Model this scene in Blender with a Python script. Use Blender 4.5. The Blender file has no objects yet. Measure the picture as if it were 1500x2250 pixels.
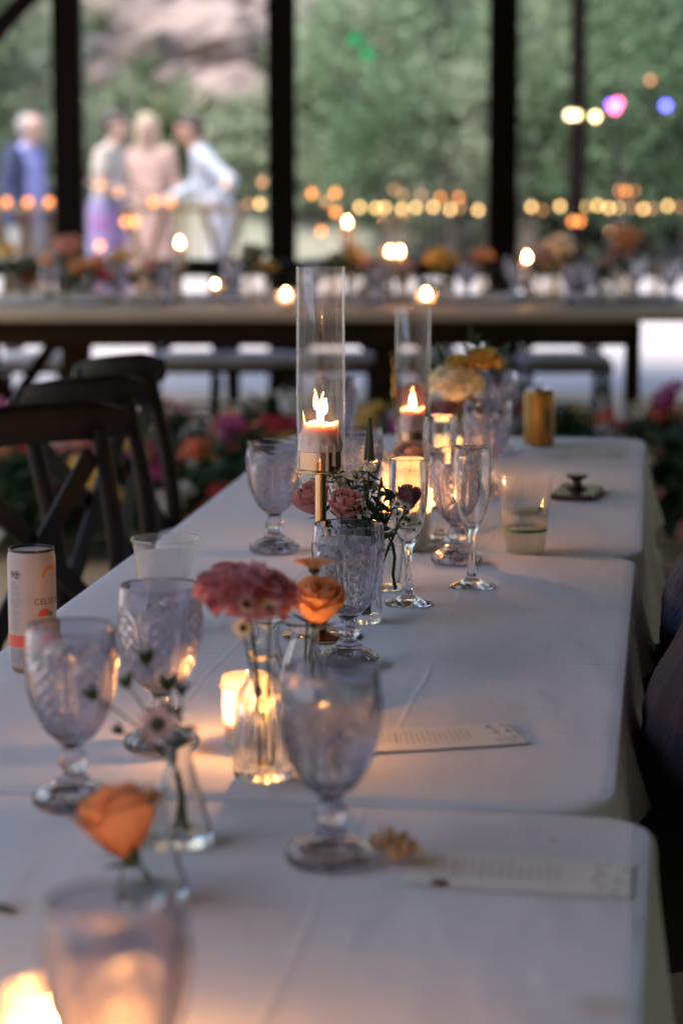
import bpy, bmesh, math, random
from mathutils import Vector, Matrix, noise
import numpy as np
R = math.radians
sc = bpy.context.scene
COL = sc.collection
random.seed(7)

# ------------------------------------------------------------------ camera, sky, sun, exposure
FPX, CZ = 5312.5, 1.35
PITCH = math.atan(775 / FPX)
cd = bpy.data.cameras.new('camera'); cam = bpy.data.objects.new('camera', cd); COL.objects.link(cam)
cam.location = (0, 0, CZ); cam.rotation_euler = (R(90) - PITCH, 0, 0)
cd.sensor_fit = 'VERTICAL'; cd.sensor_height = 36; cd.sensor_width = 24; cd.lens = 85
cd.clip_start = 0.05; cd.clip_end = 400
cd.dof.use_dof = True; cd.dof.focus_distance = 3.10; cd.dof.aperture_fstop = 3.7
sc.camera = cam

w = bpy.data.worlds.new('World'); sc.world = w; w.use_nodes = True
wn = w.node_tree; bg = wn.nodes['Background']
sky = wn.nodes.new('ShaderNodeTexSky'); sky.sky_type = 'NISHITA'; sky.sun_disc = False
SUN_EL, SUN_AZ = 62, 228          # azimuth measured clockwise from +Y
sky.sun_elevation = R(SUN_EL); sky.sun_rotation = R(SUN_AZ)
sky.air_density = 0.7; sky.dust_density = 1.6; sky.ozone_density = 1.0
wn.links.new(sky.outputs[0], bg.inputs[0]); bg.inputs[1].default_value = 0.15
sl = bpy.data.lights.new('sun', 'SUN'); so = bpy.data.objects.new('sun', sl); COL.objects.link(so)
sl.energy = 1.3; sl.angle = R(25); sl.color = (1, .93, .85)
sd = Vector((math.sin(R(SUN_AZ)) * math.cos(R(SUN_EL)), math.cos(R(SUN_AZ)) * math.cos(R(SUN_EL)), math.sin(R(SUN_EL))))
so.rotation_euler = sd.to_track_quat('Z', 'Y').to_euler(); so.location = sd * 60
sc.view_settings.view_transform = 'Standard'; sc.view_settings.look = 'None'
sc.view_settings.gamma = 1; sc.view_settings.exposure = 2.08
sc.view_settings.use_curve_mapping = False
sc.render.engine = 'CYCLES'
cy = sc.cycles
cy.use_denoising = True; cy.max_bounces = 14; cy.transmission_bounces = 12; cy.glossy_bounces = 5
cy.diffuse_bounces = 4; cy.transparent_max_bounces = 24; cy.sample_clamp_indirect = 4.0; cy.blur_glossy = 0.3
cy.caustics_reflective = False; cy.caustics_refractive = True
FLAME = 42.0

# ------------------------------------------------------------------ pixels to places
def ray(u, v):
    x, y = (u - 750) / FPX, (1125 - v) / FPX
    return Vector((x, math.cos(PITCH) + y * math.sin(PITCH), -math.sin(PITCH) + y * math.cos(PITCH)))
def P(u, v, z):                    # where the ray meets the level z
    d = ray(u, v); return Vector((0, 0, CZ)) + d * ((z - CZ) / d.z)
def PD(u, v, D):                   # where the ray is D metres ahead
    d = ray(u, v); return Vector((0, 0, CZ)) + d * (D / d.y)
T = 0.745                          # height of the cloth-covered tables

# ------------------------------------------------------------------ materials
M = {}
def newmat(name):
    m = bpy.data.materials.new(name); m.use_nodes = True
    n = m.node_tree; n.nodes.clear()
    o = n.nodes.new('ShaderNodeOutputMaterial'); M[name] = m
    return m, n, o
def nd(n, t, **kw):
    x = n.nodes.new(t)
    for k, v in kw.items():
        if k in x.inputs.keys(): x.inputs[k].default_value = v
        else: setattr(x, k, v)
    return x
def mixc(n, a, b, fac):
    x = n.nodes.new('ShaderNodeMix'); x.data_type = 'RGBA'
    for s, v in ((6, a), (7, b)):
        if isinstance(v, tuple): x.inputs[s].default_value = (*v, 1)
        else: n.links.new(v, x.inputs[s])
    if isinstance(fac, (int, float)): x.inputs[0].default_value = fac
    else: n.links.new(fac, x.inputs[0])
    return x.outputs[2]
def noise_fac(n, scale, detail=4, lo=.35, hi=.65, vec=None, stretch=None):
    t = nd(n, 'ShaderNodeTexNoise', Scale=scale, Detail=detail)
    if vec is None:
        tc = n.nodes.new('ShaderNodeTexCoord'); vec = tc.outputs['Object']
    if stretch:
        mp = n.nodes.new('ShaderNodeMapping'); mp.inputs['Scale'].default_value = stretch
        n.links.new(vec, mp.inputs['Vector']); vec = mp.outputs[0]
    n.links.new(vec, t.inputs['Vector'])
    mr = nd(n, 'ShaderNodeMapRange'); mr.inputs[1].default_value = lo; mr.inputs[2].default_value = hi
    n.links.new(t.outputs['Fac'], mr.inputs[0])
    return mr.outputs[0]
def plain(name, c1, c2=None, rough=.6, metal=0, scale=8, bump=0, bscale=40, stretch=None, spec=.5, sss=0, vary=0, coat=0, sheen=0):
    m, n, o = newmat(name)
    b = nd(n, 'ShaderNodeBsdfPrincipled', Roughness=rough, Metallic=metal)
    b.inputs['Specular IOR Level'].default_value = spec
    if coat: b.inputs['Coat Weight'].default_value = coat
    if sheen: b.inputs['Sheen Weight'].default_value = sheen
    c = (*c1, 1)
    if c2 is not None:
        col = mixc(n, c1, c2, noise_fac(n, scale, stretch=stretch))
        if vary:
            oi = n.nodes.new('ShaderNodeObjectInfo')
            hv = nd(n, 'ShaderNodeHueSaturation')
            mr = nd(n, 'ShaderNodeMapRange'); mr.inputs[3].default_value = 1 - vary; mr.inputs[4].default_value = 1 + vary
            n.links.new(oi.outputs['Random'], mr.inputs[0]); n.links.new(mr.outputs[0], hv.inputs['Value'])
            n.links.new(col, hv.inputs['Color']); col = hv.outputs[0]
        n.links.new(col, b.inputs['Base Color'])
    else: b.inputs['Base Color'].default_value = c
    if bump:
        bp = nd(n, 'ShaderNodeBump', Strength=bump, Distance=.01)
        n.links.new(noise_fac(n, bscale, 5, .2, .8, stretch=stretch), bp.inputs['Height'])
        n.links.new(bp.outputs[0], b.inputs['Normal'])
    if sss:
        b.inputs['Subsurface Weight'].default_value = sss
        b.inputs['Subsurface Radius'].default_value = (.8, .5, .38); b.inputs['Subsurface Scale'].default_value = .010
    n.links.new(b.outputs[0], o.inputs[0]); return m
def leafy(name, c1, c2, trans=.35, scale=25, rough=.55, vary=.15):
    m, n, o = newmat(name)
    col = mixc(n, c1, c2, noise_fac(n, scale, 3))
    oi = n.nodes.new('ShaderNodeObjectInfo'); hv = nd(n, 'ShaderNodeHueSaturation')
    mr = nd(n, 'ShaderNodeMapRange'); mr.inputs[3].default_value = 1 - vary; mr.inputs[4].default_value = 1 + vary
    n.links.new(oi.outputs['Random'], mr.inputs[0]); n.links.new(mr.outputs[0], hv.inputs['Value'])
    n.links.new(col, hv.inputs['Color']); col = hv.outputs[0]
    b = nd(n, 'ShaderNodeBsdfPrincipled', Roughness=rough); n.links.new(col, b.inputs['Base Color'])
    b.inputs['Specular IOR Level'].default_value = .25
    t = n.nodes.new('ShaderNodeBsdfTranslucent'); n.links.new(col, t.inputs[0])
    mx = n.nodes.new('ShaderNodeMixShader'); mx.inputs[0].default_value = trans
    n.links.new(b.outputs[0], mx.inputs[1]); n.links.new(t.outputs[0], mx.inputs[2]); n.links.new(mx.outputs[0], o.inputs[0])
    return m
def solidglass(name, color, ior=1.5, rough=0.0):
    m, n, o = newmat(name)
    g = nd(n, 'ShaderNodeBsdfGlass', Roughness=rough, IOR=ior); g.inputs['Color'].default_value = (*color, 1)
    n.links.new(g.outputs[0], o.inputs[0]); return m
def thinglass(name, color=(.97, .97, .97), ior=1.5, rough=.02, frost=0.0, frostcol=(.9, .9, .9)):
    m, n, o = newmat(name)
    lw = nd(n, 'ShaderNodeLayerWeight', Blend=.5); f0 = ((ior - 1) / (ior + 1)) ** 2
    pw_ = nd(n, 'ShaderNodeMath', operation='POWER'); n.links.new(lw.outputs['Facing'], pw_.inputs[0]); pw_.inputs[1].default_value = 5
    fr = nd(n, 'ShaderNodeMath', operation='MULTIPLY_ADD'); n.links.new(pw_.outputs[0], fr.inputs[0]); fr.inputs[1].default_value = 1 - f0; fr.inputs[2].default_value = f0
    tr = n.nodes.new('ShaderNodeBsdfTransparent'); tr.inputs[0].default_value = (*color, 1)
    gl = nd(n, 'ShaderNodeBsdfGlossy', Roughness=rough)
    mx = n.nodes.new('ShaderNodeMixShader'); n.links.new(fr.outputs[0], mx.inputs[0])
    n.links.new(tr.outputs[0], mx.inputs[1]); n.links.new(gl.outputs[0], mx.inputs[2]); out = mx
    if frost:
        tl = n.nodes.new('ShaderNodeBsdfTranslucent'); tl.inputs[0].default_value = (*frostcol, 1)
        df = n.nodes.new('ShaderNodeBsdfDiffuse'); df.inputs[0].default_value = (*frostcol, 1)
        m0 = n.nodes.new('ShaderNodeMixShader'); m0.inputs[0].default_value = .35
        n.links.new(tl.outputs[0], m0.inputs[1]); n.links.new(df.outputs[0], m0.inputs[2])
        m2 = n.nodes.new('ShaderNodeMixShader'); m2.inputs[0].default_value = frost
        n.links.new(mx.outputs[0], m2.inputs[1]); n.links.new(m0.outputs[0], m2.inputs[2]); out = m2
    n.links.new(out.outputs[0], o.inputs[0]); return m
def emit(name, col, strength):
    m, n, o = newmat(name)
    e = nd(n, 'ShaderNodeEmission', Strength=strength); e.inputs[0].default_value = (*col, 1)
    n.links.new(e.outputs[0], o.inputs[0]); return m

solidglass('lilac_glass', (.84, .835, .875), 1.5)
solidglass('clear_glass', (.975, .98, .975), 1.48)
solidglass('water', (.97, .98, .98), 1.33)
thinglass('tube_glass', (.95, .92, .89), 1.6)  # warm tint stands in for candle reflections on the glass
thinglass('votive_glass', (.98, .96, .93), frost=.14, frostcol=(.95, .9, .85))
thinglass('cup_plastic', (.95, .95, .95), 1.6, .05, frost=.07)
thinglass('cloudy_drink', (.93, .94, .9), 1.33, .05, frost=.28, frostcol=(.8, .82, .76))
plain('brass', (.62, .40, .20), (.5, .3, .14), .16, 1, 30)
plain('bronze', (.22, .12, .06), (.16, .08, .04), .35, .6, 30)
plain('wax', (.82, .62, .56), (.86, .68, .62), .45, sss=.7, scale=40)
plain('wax_white', (.85, .78, .7), (.9, .82, .74), .45, sss=.6, scale=40)
plain('wick', (.03, .02, .02))
emit('flame', (1, .50, .16), FLAME)
emit('flame_votive', (1, .43, .115), 270)
emit('flame_far', (1, .50, .17), 40)
emit('bulb_warm', (1, .60, .22), 2.0); emit('bulb_orange', (1, .33, .08), 1.4); emit('bulb_dim', (1, .46, .2), .7)
emit('bulb_cream', (1, .72, .34), 3.2); emit('bulb_pink', (1, .12, .30), 3.2); emit('bulb_violet', (.28, .10, 1), 3)
emit('bulb_blue', (.12, .12, 1), 3); emit('spot_green', (.02, .5, .16), .22)
plain('chair_wood', (.016, .009, .0075), (.010, .006, .005), .5, scale=20, stretch=(1, 1, .1), bump=.1, spec=.14)
plain('cushion', (.62, .63, .66), (.7, .7, .72), .8, scale=60)
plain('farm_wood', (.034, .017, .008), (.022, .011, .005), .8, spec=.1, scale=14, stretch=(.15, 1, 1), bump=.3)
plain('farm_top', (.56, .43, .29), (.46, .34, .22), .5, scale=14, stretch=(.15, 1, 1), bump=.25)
plain('post_wood', (.007, .0045, .0038), (.010, .006, .005), .9, scale=12, stretch=(1, 1, .1), bump=.3, spec=.08)
plain('roof_board', (.06, .045, .035), (.05, .037, .028), .8, scale=6, stretch=(.1, 1, 1), bump=.3)
plain('floor_concrete', (.46, .34, .21), (.38, .28, .17), .55, scale=1.3, bump=.1)
plain('pale_ground', (.50, .455, .44), (.42, .38, .365), .75, scale=.6, bump=.2, bscale=8)
plain('rock', (.33, .25, .215), (.12, .095, .08), .9, scale=1.1, bump=.8, bscale=4, vary=.2)  # darker second tone paints shaded crevices into the rock
plain('bark', (.14, .12, .10), (.09, .075, .06), .9, scale=6, bump=.6)
plain('hill_soil', (.20, .23, .155), (.30, .27, .22), .95, scale=.45, bump=.4, bscale=3)
plain('light_block_brush', (.09, .12, .07), (.16, .16, .11), .95, scale=.5, bump=.4, bscale=3)  # dark green for the added slopes that block horizon light
leafy('foliage_a', (.18, .265, .15), (.27, .34, .19), .3)
leafy('foliage_b', (.27, .33, .20), (.36, .39, .27), .3)
leafy('foliage_c', (.17, .21, .09), (.22, .26, .12), .3)
leafy('foliage_d', (.03, .06, .03), (.05, .09, .045), .25)
leafy('foliage_e', (.11, .185, .10), (.17, .24, .125), .3)
leafy('leaf_green', (.035, .065, .022), (.06, .095, .035), .3, 60)
leafy('leaf_sage', (.085, .11, .06), (.12, .14, .085), .3, 60)
leafy('stem_green', (.05, .065, .02), (.08, .085, .03), .1, 60)
leafy('petal_peach', (.80, .36, .15), (.86, .45, .22), .45, 30)
leafy('petal_orange', (.82, .36, .15), (.85, .46, .24), .5, 30)
leafy('petal_pink', (.54, .18, .23), (.68, .36, .38), .35, 40)
leafy('petal_rose', (.66, .26, .24), (.75, .38, .34), .4, 40)
leafy('petal_mauve', (.30, .10, .13), (.38, .15, .17), .35, 40)
leafy('petal_dusty', (.52, .33, .31), (.6, .42, .38), .35, 40)
leafy('petal_cream', (.74, .66, .48), (.80, .72, .56), .35, 60)
leafy('petal_white', (.72, .70, .62), (.8, .78, .72), .35, 60)
leafy('petal_yellow', (.72, .46, .10), (.78, .55, .18), .35, 40)
leafy('petal_coral', (.78, .20, .09), (.84, .30, .16), .4, 40)
leafy('petal_salmon', (.66, .27, .19), (.72, .36, .27), .35, 40)
leafy('petal_magenta', (.55, .07, .25), (.62, .12, .32), .35, 40)
leafy('petal_red', (.50, .05, .05), (.6, .09, .07), .35, 40)
plain('daisy_eye', (.05, .06, .025), (.10, .09, .03), .8, scale=300, bump=.6, bscale=500)
plain('dried_petal', (.46, .33, .20), (.38, .26, .15), .8, scale=60)
plain('crumb', (.10, .06, .05), (.07, .04, .03), .7)
plain('paper', (.86, .84, .75), (.88, .86, .78), .8, scale=50)
plain('ink_brown', (.60, .48, .36)); plain('ink_sage', (.52, .54, .42)); plain('ink_rust', (.40, .20, .14)); plain('ink_lilac', (.42, .40, .52))
plain('can_white', (.43, .35, .33), (.47, .39, .37), .45, 0, 30)
plain('can_metal', (.7, .69, .68), (.62, .61, .6), .3, 1, 60)
plain('can_lid', (.03, .03, .03), (.045, .045, .045), .25, .7)
plain('print_dark', (.03, .03, .035)); plain('print_grey', (.28, .27, .29)); plain('print_red', (.62, .06, .035), None, .35); plain('print_orange', (.60, .19, .04), None, .35)
plain('print_white', (.8, .76, .76), None, .35); plain('print_green', (.12, .25, .05), None, .4); plain('cup_stripe', (.07, .19, .05), None, .5)
plain('can_gold', (.50, .26, .05), (.42, .20, .035), .38, .45, 20)
plain('phone_case', (.018, .015, .02), (.025, .02, .025), .3)
plain('grip_black', (.012, .012, .014), None, .4); plain('grip_top', (.5, .48, .46), None, .4)
plain('lime', (.35, .42, .12), (.45, .5, .2), .4, scale=80); plain('lime_rind', (.07, .16, .03), None, .4)
plain('skin', (.52, .30, .22), (.47, .26, .18), .55, sss=.15, scale=10)
plain('skin_pale', (.60, .40, .32), (.55, .35, .27), .55, sss=.15, scale=10)
plain('hair_dark', (.03, .02, .015), (.05, .03, .022), .5, scale=30, stretch=(1, 1, .2), bump=.5)
plain('hair_blond', (.58, .47, .33), (.46, .35, .23), .5, scale=30, stretch=(1, 1, .2), bump=.5)
plain('hair_grey', (.36, .33, .32), (.28, .26, .25), .5, scale=30, bump=.5)
plain('shirt_white', (.50, .54, .60), (.44, .47, .53), .8, scale=9, bump=.4, bscale=14)
plain('trouser_white', (.52, .52, .55), (.46, .46, .49), .85, scale=9, bump=.4, bscale=14)
plain('blouse_cream', (.52, .46, .40), (.44, .39, .34), .8, scale=9, bump=.4, bscale=14)
plain('dress_pink', (.46, .31, .26), (.38, .25, .21), .8, scale=9, bump=.4, bscale=14)
plain('skirt_blue', (.20, .27, .42), (.30, .10, .30), .8, scale=4, bump=.3, bscale=12)
plain('jacket_navy', (.045, .06, .13), (.035, .045, .10), .85, scale=9, bump=.3, bscale=14)
plain('shirt_lavender', (.36, .38, .72), (.30, .32, .62), .8, scale=9, bump=.3, bscale=14)
plain('trouser_grey', (.40, .40, .38), (.33, .33, .31), .85, scale=9, bump=.3, bscale=14)
plain('denim', (.016, .030, .062), (.008, .014, .03), .85, scale=30, bump=.3, bscale=90)
plain('trouser_black', (.012, .012, .015), (.018, .018, .022), .85, scale=30, bump=.3, bscale=60)
plain('shoe', (.03, .022, .018), (.045, .03, .022), .45)
plain('eye_dark', (.02, .015, .012), None, .2); plain('lip', (.42, .16, .13), None, .5)
plain('black_metal', (.02, .02, .022), None, .45, .5); plain('lens_housing', (.03, .03, .03), None, .5)
plain('bar_wood', (.22, .14, .08), (.16, .10, .055), .6, scale=12, stretch=(.2, 1, 1), bump=.3)
plain('plaid_cloth', (.006, .008, .018), (.016, .006, .011), .9, scale=7, bump=.3, bscale=60)
def cloth_mat():
    m, n, o = newmat('tablecloth_white')
    g = n.nodes.new('ShaderNodeNewGeometry'); pos = g.outputs['Position']
    c = mixc(n, (.745, .745, .748), (.785, .785, .788), noise_fac(n, 5, 4, vec=pos))
    # the tea-coloured spill near the front corner and a few small spots
    for (u, v, rx, ry) in ((1325, 2212, .022, .012), (40, 1995, .012, .012), (1215, 1845, .006, .004)):
        p = P(u, v, T)
        s = nd(n, 'ShaderNodeVectorMath', operation='SUBTRACT'); n.links.new(pos, s.inputs[0]); s.inputs[1].default_value = p
        d = nd(n, 'ShaderNodeVectorMath', operation='DIVIDE'); n.links.new(s.outputs[0], d.inputs[0]); d.inputs[1].default_value = (rx, ry * 2.2, .05)
        l = nd(n, 'ShaderNodeVectorMath', operation='LENGTH'); n.links.new(d.outputs[0], l.inputs[0])
        mr = nd(n, 'ShaderNodeMapRange'); mr.inputs[1].default_value = .55; mr.inputs[2].default_value = 1.3; mr.inputs[3].default_value = .55; mr.inputs[4].default_value = 0
        n.links.new(l.outputs['Value'], mr.inputs[0]); c = mixc(n, c, (.58, .50, .36), mr.outputs[0])
    b = nd(n, 'ShaderNodeBsdfPrincipled', Roughness=.85); n.links.new(c, b.inputs['Base Color'])
    b.inputs['Specular IOR Level'].default_value = .25; b.inputs['Sheen Weight'].default_value = .15
    b1 = nd(n, 'ShaderNodeBump', Strength=.35, Distance=.004); n.links.new(noise_fac(n, 14, 3, vec=pos, stretch=(1, .35, 1)), b1.inputs['Height'])
    b2 = nd(n, 'ShaderNodeBump', Strength=.25, Distance=.0006); n.links.new(noise_fac(n, 900, 2, vec=pos), b2.inputs['Height']); n.links.new(b1.outputs[0], b2.inputs['Normal'])
    last = b2
    for (dx, dy, spc, off, st) in ((math.cos(R(7.6)), -math.sin(R(7.6)), .255, .06, .25), (math.sin(R(7.6)), math.cos(R(7.6)), .365, .1, .35)):
        dt = nd(n, 'ShaderNodeVectorMath', operation='DOT_PRODUCT'); n.links.new(pos, dt.inputs[0]); dt.inputs[1].default_value = (dx / spc, dy / spc, 0)
        wob = nd(n, 'ShaderNodeMath', operation='MULTIPLY_ADD'); n.links.new(noise_fac(n, 3, 3, vec=pos), wob.inputs[0]); wob.inputs[1].default_value = .03; n.links.new(dt.outputs['Value'], wob.inputs[2])
        ad = nd(n, 'ShaderNodeMath', operation='ADD'); n.links.new(wob.outputs[0], ad.inputs[0]); ad.inputs[1].default_value = off
        pp = nd(n, 'ShaderNodeMath', operation='PINGPONG'); n.links.new(ad.outputs[0], pp.inputs[0]); pp.inputs[1].default_value = .5
        mr = nd(n, 'ShaderNodeMapRange', interpolation_type='SMOOTHSTEP'); mr.inputs[1].default_value = 0; mr.inputs[2].default_value = .022; mr.inputs[3].default_value = 1; mr.inputs[4].default_value = 0; n.links.new(pp.outputs[0], mr.inputs[0])
        ms = nd(n, 'ShaderNodeMath', operation='MULTIPLY'); n.links.new(mr.outputs[0], ms.inputs[0]); n.links.new(noise_fac(n, 4, 2, .4, .6, vec=pos), ms.inputs[1])
        bb_ = nd(n, 'ShaderNodeBump', Strength=st, Distance=.003); n.links.new(ms.outputs[0], bb_.inputs['Height']); n.links.new(last.outputs[0], bb_.inputs['Normal']); last = bb_
    n.links.new(last.outputs[0], b.inputs['Normal']); n.links.new(b.outputs[0], o.inputs[0])
cloth_mat()

# ------------------------------------------------------------------ geometry helpers: a geo is (verts, faces)
def join(*gs):
    V, F = [], []
    for v, f in gs:
        k = len(V); V += list(v); F += [tuple(i + k for i in q) for q in f]
    return V, F
def xf(g, m): return [m @ Vector(v) for v in g[0]], g[1]
def move(g, v): return xf(g, Matrix.Translation(Vector(v)))
def lathe(prof, seg=48, fn=None, closed=False):
    V, F = [], []; n = len(prof)
    for i in range(seg):
        a = 2 * math.pi * i / seg
        for (r, z) in prof:
            rr = r if fn is None else fn(r, z, a)
            V.append((rr * math.cos(a), rr * math.sin(a), z))
    for i in range(seg):
        j = (i + 1) % seg
        for k in range(n - 1 + (1 if closed else 0)):
            k2 = (k + 1) % n
            F.append((i * n + k, j * n + k, j * n + k2, i * n + k2))
    if not closed:
        F.append(tuple(i * n for i in range(seg))[::-1]); F.append(tuple(i * n + n - 1 for i in range(seg)))
    return V, F
def tube(pts, rad, seg=8):
    pts = [Vector(p) for p in pts]; n = len(pts)
    if not isinstance(rad, (list, tuple)): rad = [rad] * n
    V, F = [], []; up = Vector((.13, .31, .94)); prevx = None
    for i, p in enumerate(pts):
        d = (pts[min(i + 1, n - 1)] - pts[max(i - 1, 0)]).normalized()
        x = d.cross(up).normalized() if prevx is None else (prevx - d * prevx.dot(d)).normalized()
        if x.length < .1: x = d.orthogonal().normalized()
        prevx = x; y = d.cross(x)
        for k in range(seg):
            a = 2 * math.pi * k / seg; V.append(p + (x * math.cos(a) + y * math.sin(a)) * rad[i])
    for i in range(n - 1):
        for k in range(seg):
            l = (k + 1) % seg; F.append((i * seg + k, i * seg + l, (i + 1) * seg + l, (i + 1) * seg + k))
    F.append(tuple(range(seg))[::-1]); F.append(tuple((n - 1) * seg + k for k in range(seg)))
    return V, F
def bez(a, b, c, n=8):
    a, b, c = Vector(a), Vector(b), Vector(c)
    return [a * (1 - t) ** 2 + b * 2 * t * (1 - t) + c * t * t for t in [i / n for i in range(n + 1)]]
def bar(path, wx, wz, side):       # rectangular bar swept along a path; side = width direction
    V, F = [], []; side = Vector(side).normalized(); n = len(path)
    for i, p in enumerate(path):
        p = Vector(p); d = (Vector(path[min(i + 1, n - 1)]) - Vector(path[max(i - 1, 0)])).normalized()
        s = (side - d * side.dot(d)).normalized(); t = d.cross(s)
        for (a, b) in ((-1, -1), (1, -1), (1, 1), (-1, 1)): V.append(p + s * a * wx / 2 + t * b * wz / 2)
    for i in range(n - 1):
        for k in range(4):
            l = (k + 1) % 4; F.append((i * 4 + k, i * 4 + l, i * 4 + 4 + l, i * 4 + 4 + k))
    F.append((3, 2, 1, 0)); F.append(tuple((n - 1) * 4 + k for k in range(4)))
    return V, F
def box(cx, cy, cz, sx, sy, sz, bev=0):
    bm = bmesh.new(); bmesh.ops.create_cube(bm, size=1)
    for v in bm.verts: v.co = Vector((cx + v.co.x * sx, cy + v.co.y * sy, cz + v.co.z * sz))
    if bev: bmesh.ops.bevel(bm, geom=bm.edges[:], offset=bev, segments=2, affect='EDGES')
    bm.verts.index_update(); g = ([v.co.copy() for v in bm.verts], [tuple(v.index for v in f.verts) for f in bm.faces]); bm.free(); return g
def ball(c, r, seg=10, rings=7, sz=1):
    prof = [(max(1e-4, r * math.sin(math.pi * k / rings)), -r * sz * math.cos(math.pi * k / rings)) for k in range(rings + 1)]
    return move(lathe(prof, seg), c)
def mk(name, g, mat, parent=None, loc=(0, 0, 0), rot=(0, 0, 0), smooth=True, scale=None, auto=None):
    me = g if isinstance(g, bpy.types.Mesh) else None
    if me is None:
        me = bpy.data.meshes.new(name); me.from_pydata([tuple(v) for v in g[0]], [], g[1])
        if smooth: me.polygons.foreach_set('use_smooth', [True] * len(me.polygons))
        if smooth: me.update(); me.set_sharp_from_angle(angle=R(auto or 38))
        me.materials.append(M[mat]); me.update()
    o = bpy.data.objects.new(name, me); COL.objects.link(o); o.location = loc; o.rotation_euler = rot
    if scale is not None: o.scale = scale if isinstance(scale, (tuple, list)) else (scale,) * 3
    if me.materials and mat and me.materials[0] != M[mat]:
        o.material_slots[0].link = 'OBJECT'; o.material_slots[0].material = M[mat]
    if parent: o.parent = parent
    return o
def tag(o, label, cat, group=None):
    o['label'] = label; o['category'] = cat
    if group: o['group'] = group
    return o
def thing(name, label, cat, loc=(0, 0, 0), rz=0, group=None):
    o = bpy.data.objects.new(name, None); COL.objects.link(o); o.location = loc; o.rotation_euler = (0, 0, rz)
    o.empty_display_size = .05
    return tag(o, label, cat, group)
def copy_thing(src, loc, rz=0, label=None, scale=None):
    c = src.copy(); COL.objects.link(c); c.location = loc; c.rotation_euler = (0, 0, rz)
    if label: c['label'] = label
    if scale: c.scale = (scale,) * 3
    for ch in src.children:
        d = ch.copy(); COL.objects.link(d); d.parent = c
        for gr in ch.children:
            e = gr.copy(); COL.objects.link(e); e.parent = d
    return c
def struct(o): o['kind'] = 'structure'; return o

# ------------------------------------------------------------------ ground and hillside
struct(mk('ground', ([(-150, -60, -.02), (150, -60, -.02), (150, 190, -.02), (-150, 190, -.02)], [(0, 1, 2, 3)]), 'pale_ground', smooth=False))
struct(mk('pavilion_floor', box(5.6, -.6, -.06, 18.6, 29.6, .12, .01), 'floor_concrete', smooth=False))
LM = [(-999, 110, 'behind the man in navy'), (110, 285, 'behind the person in blue skirt'), (285, 420, 'behind the blond guest'), (420, 590, 'behind the man in white'), (590, 720, 'beside the middle post'), (720, 860, 'below the green laser spots'), (860, 950, 'above the dim bulbs'), (950, 1065, 'above the paired orange bulbs'), (1065, 1210, 'beside the right hand post'), (1210, 1330, 'behind the slim dark pole'), (1330, 1440, 'behind the pink party light'), (1440, 9999, 'behind the blue party light')]
def near(u, v): return [n_ for a_, b_, n_ in LM if a_ <= u < b_][0] + (', high on the slope' if v < 150 else ', partway up' if v < 290 else ', low on the slope')
def hill_z(x, y):
    t = max(0, y - 27.5 - 1.2 * noise.noise(Vector((x * .15, 3.3, 0))))
    z = .62 * t * (1 - math.exp(-t / 5)) + 1.3 * noise.noise(Vector((x * .12, y * .12, 1))) * min(1, t / 6) + .35 * noise.noise(Vector((x * .6, y * .6, 5))) * min(1, t / 2)
    return z - .06
V, F = [], []; NX, NY = 130, 60
for j in range(NY + 1):
    for i in range(NX + 1):
        x = -60 + 120 * i / NX; y = 26.5 + 75 * (j / NY) ** 1.6; V.append((x, y, hill_z(x, y)))
for j in range(NY):
    for i in range(NX): a = j * (NX + 1) + i; F.append((a, a + 1, a + NX + 2, a + NX + 1))
struct(mk('hillside', (V, F), 'hill_soil'))
# unseen slopes added round the pavilion to block the bright horizon light
V, F = [], []; NA, NB = 90, 14
for j in range(NB + 1):
    for i in range(NA + 1):
        a = R(35 + 290 * i / NA); r_ = 30 + 55 * (j / NB) ** 1.3; t_ = r_ - 30
        x, y = r_ * math.sin(a) * 1.1, 4 + r_ * math.cos(a); V.append((x, y, -.3 + .66 * t_ * (1 - math.exp(-t_ / 6)) + 2.2 * noise.noise(Vector((x * .08, y * .08, 2))) * min(1, t_ / 8)))
for j in range(NB):
    for i in range(NA): a = j * (NA + 1) + i; F.append((a, a + NA + 1, a + NA + 2, a + 1))
struct(mk('light_block_slope', (V, F), 'light_block_brush'))

def on_hill(u, v):                 # where a pixel's ray meets the hillside or the level ground
    d = ray(u, v); t = 10.0
    while t < 90:
        p = Vector((0, 0, CZ)) + d * t
        if p.y > 26.6 and p.z < hill_z(p.x, p.y): return p
        if p.z < -.02: return p
        t += .15
    return p
def rock_mesh(seed):
    bm = bmesh.new(); bmesh.ops.create_icosphere(bm, subdivisions=3, radius=1)
    for v in bm.verts:
        n = noise.noise(v.co * 1.1 + Vector((seed * 7.1, 0, 0))) * .45 + noise.noise(v.co * 2.6 + Vector((0, seed * 3.3, 0))) * .22
        q = Vector((round(v.co.x * 2.2) / 2.2, round(v.co.y * 2.2) / 2.2, round(v.co.z * 2.2) / 2.2))
        v.co = (v.co * .6 + q * .4) * (1 + n); v.co.z *= .72
    me = bpy.data.meshes.new('boulder'); bm.to_mesh(me); bm.free(); me.materials.append(M['rock']); return me
rocks = [rock_mesh(i) for i in range(5)]
rock_spots = [(255, 60, .8), (330, 105, 1.0), (430, 60, .8), (500, 110, 1.05), (545, 150, .7), (235, 150, .65), (300, 190, .5), (405, 190, .75), (480, 225, .8), (550, 240, .7),
              (390, 20, .8), (560, 40, .7), (1020, 90, .8), (1050, 180, .7), (980, 40, .7), (860, 70, .6), (900, 230, .55), (30, 200, .6), (700, 60, .6), (840, 150, .5), (1430, 320, .6)]
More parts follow.
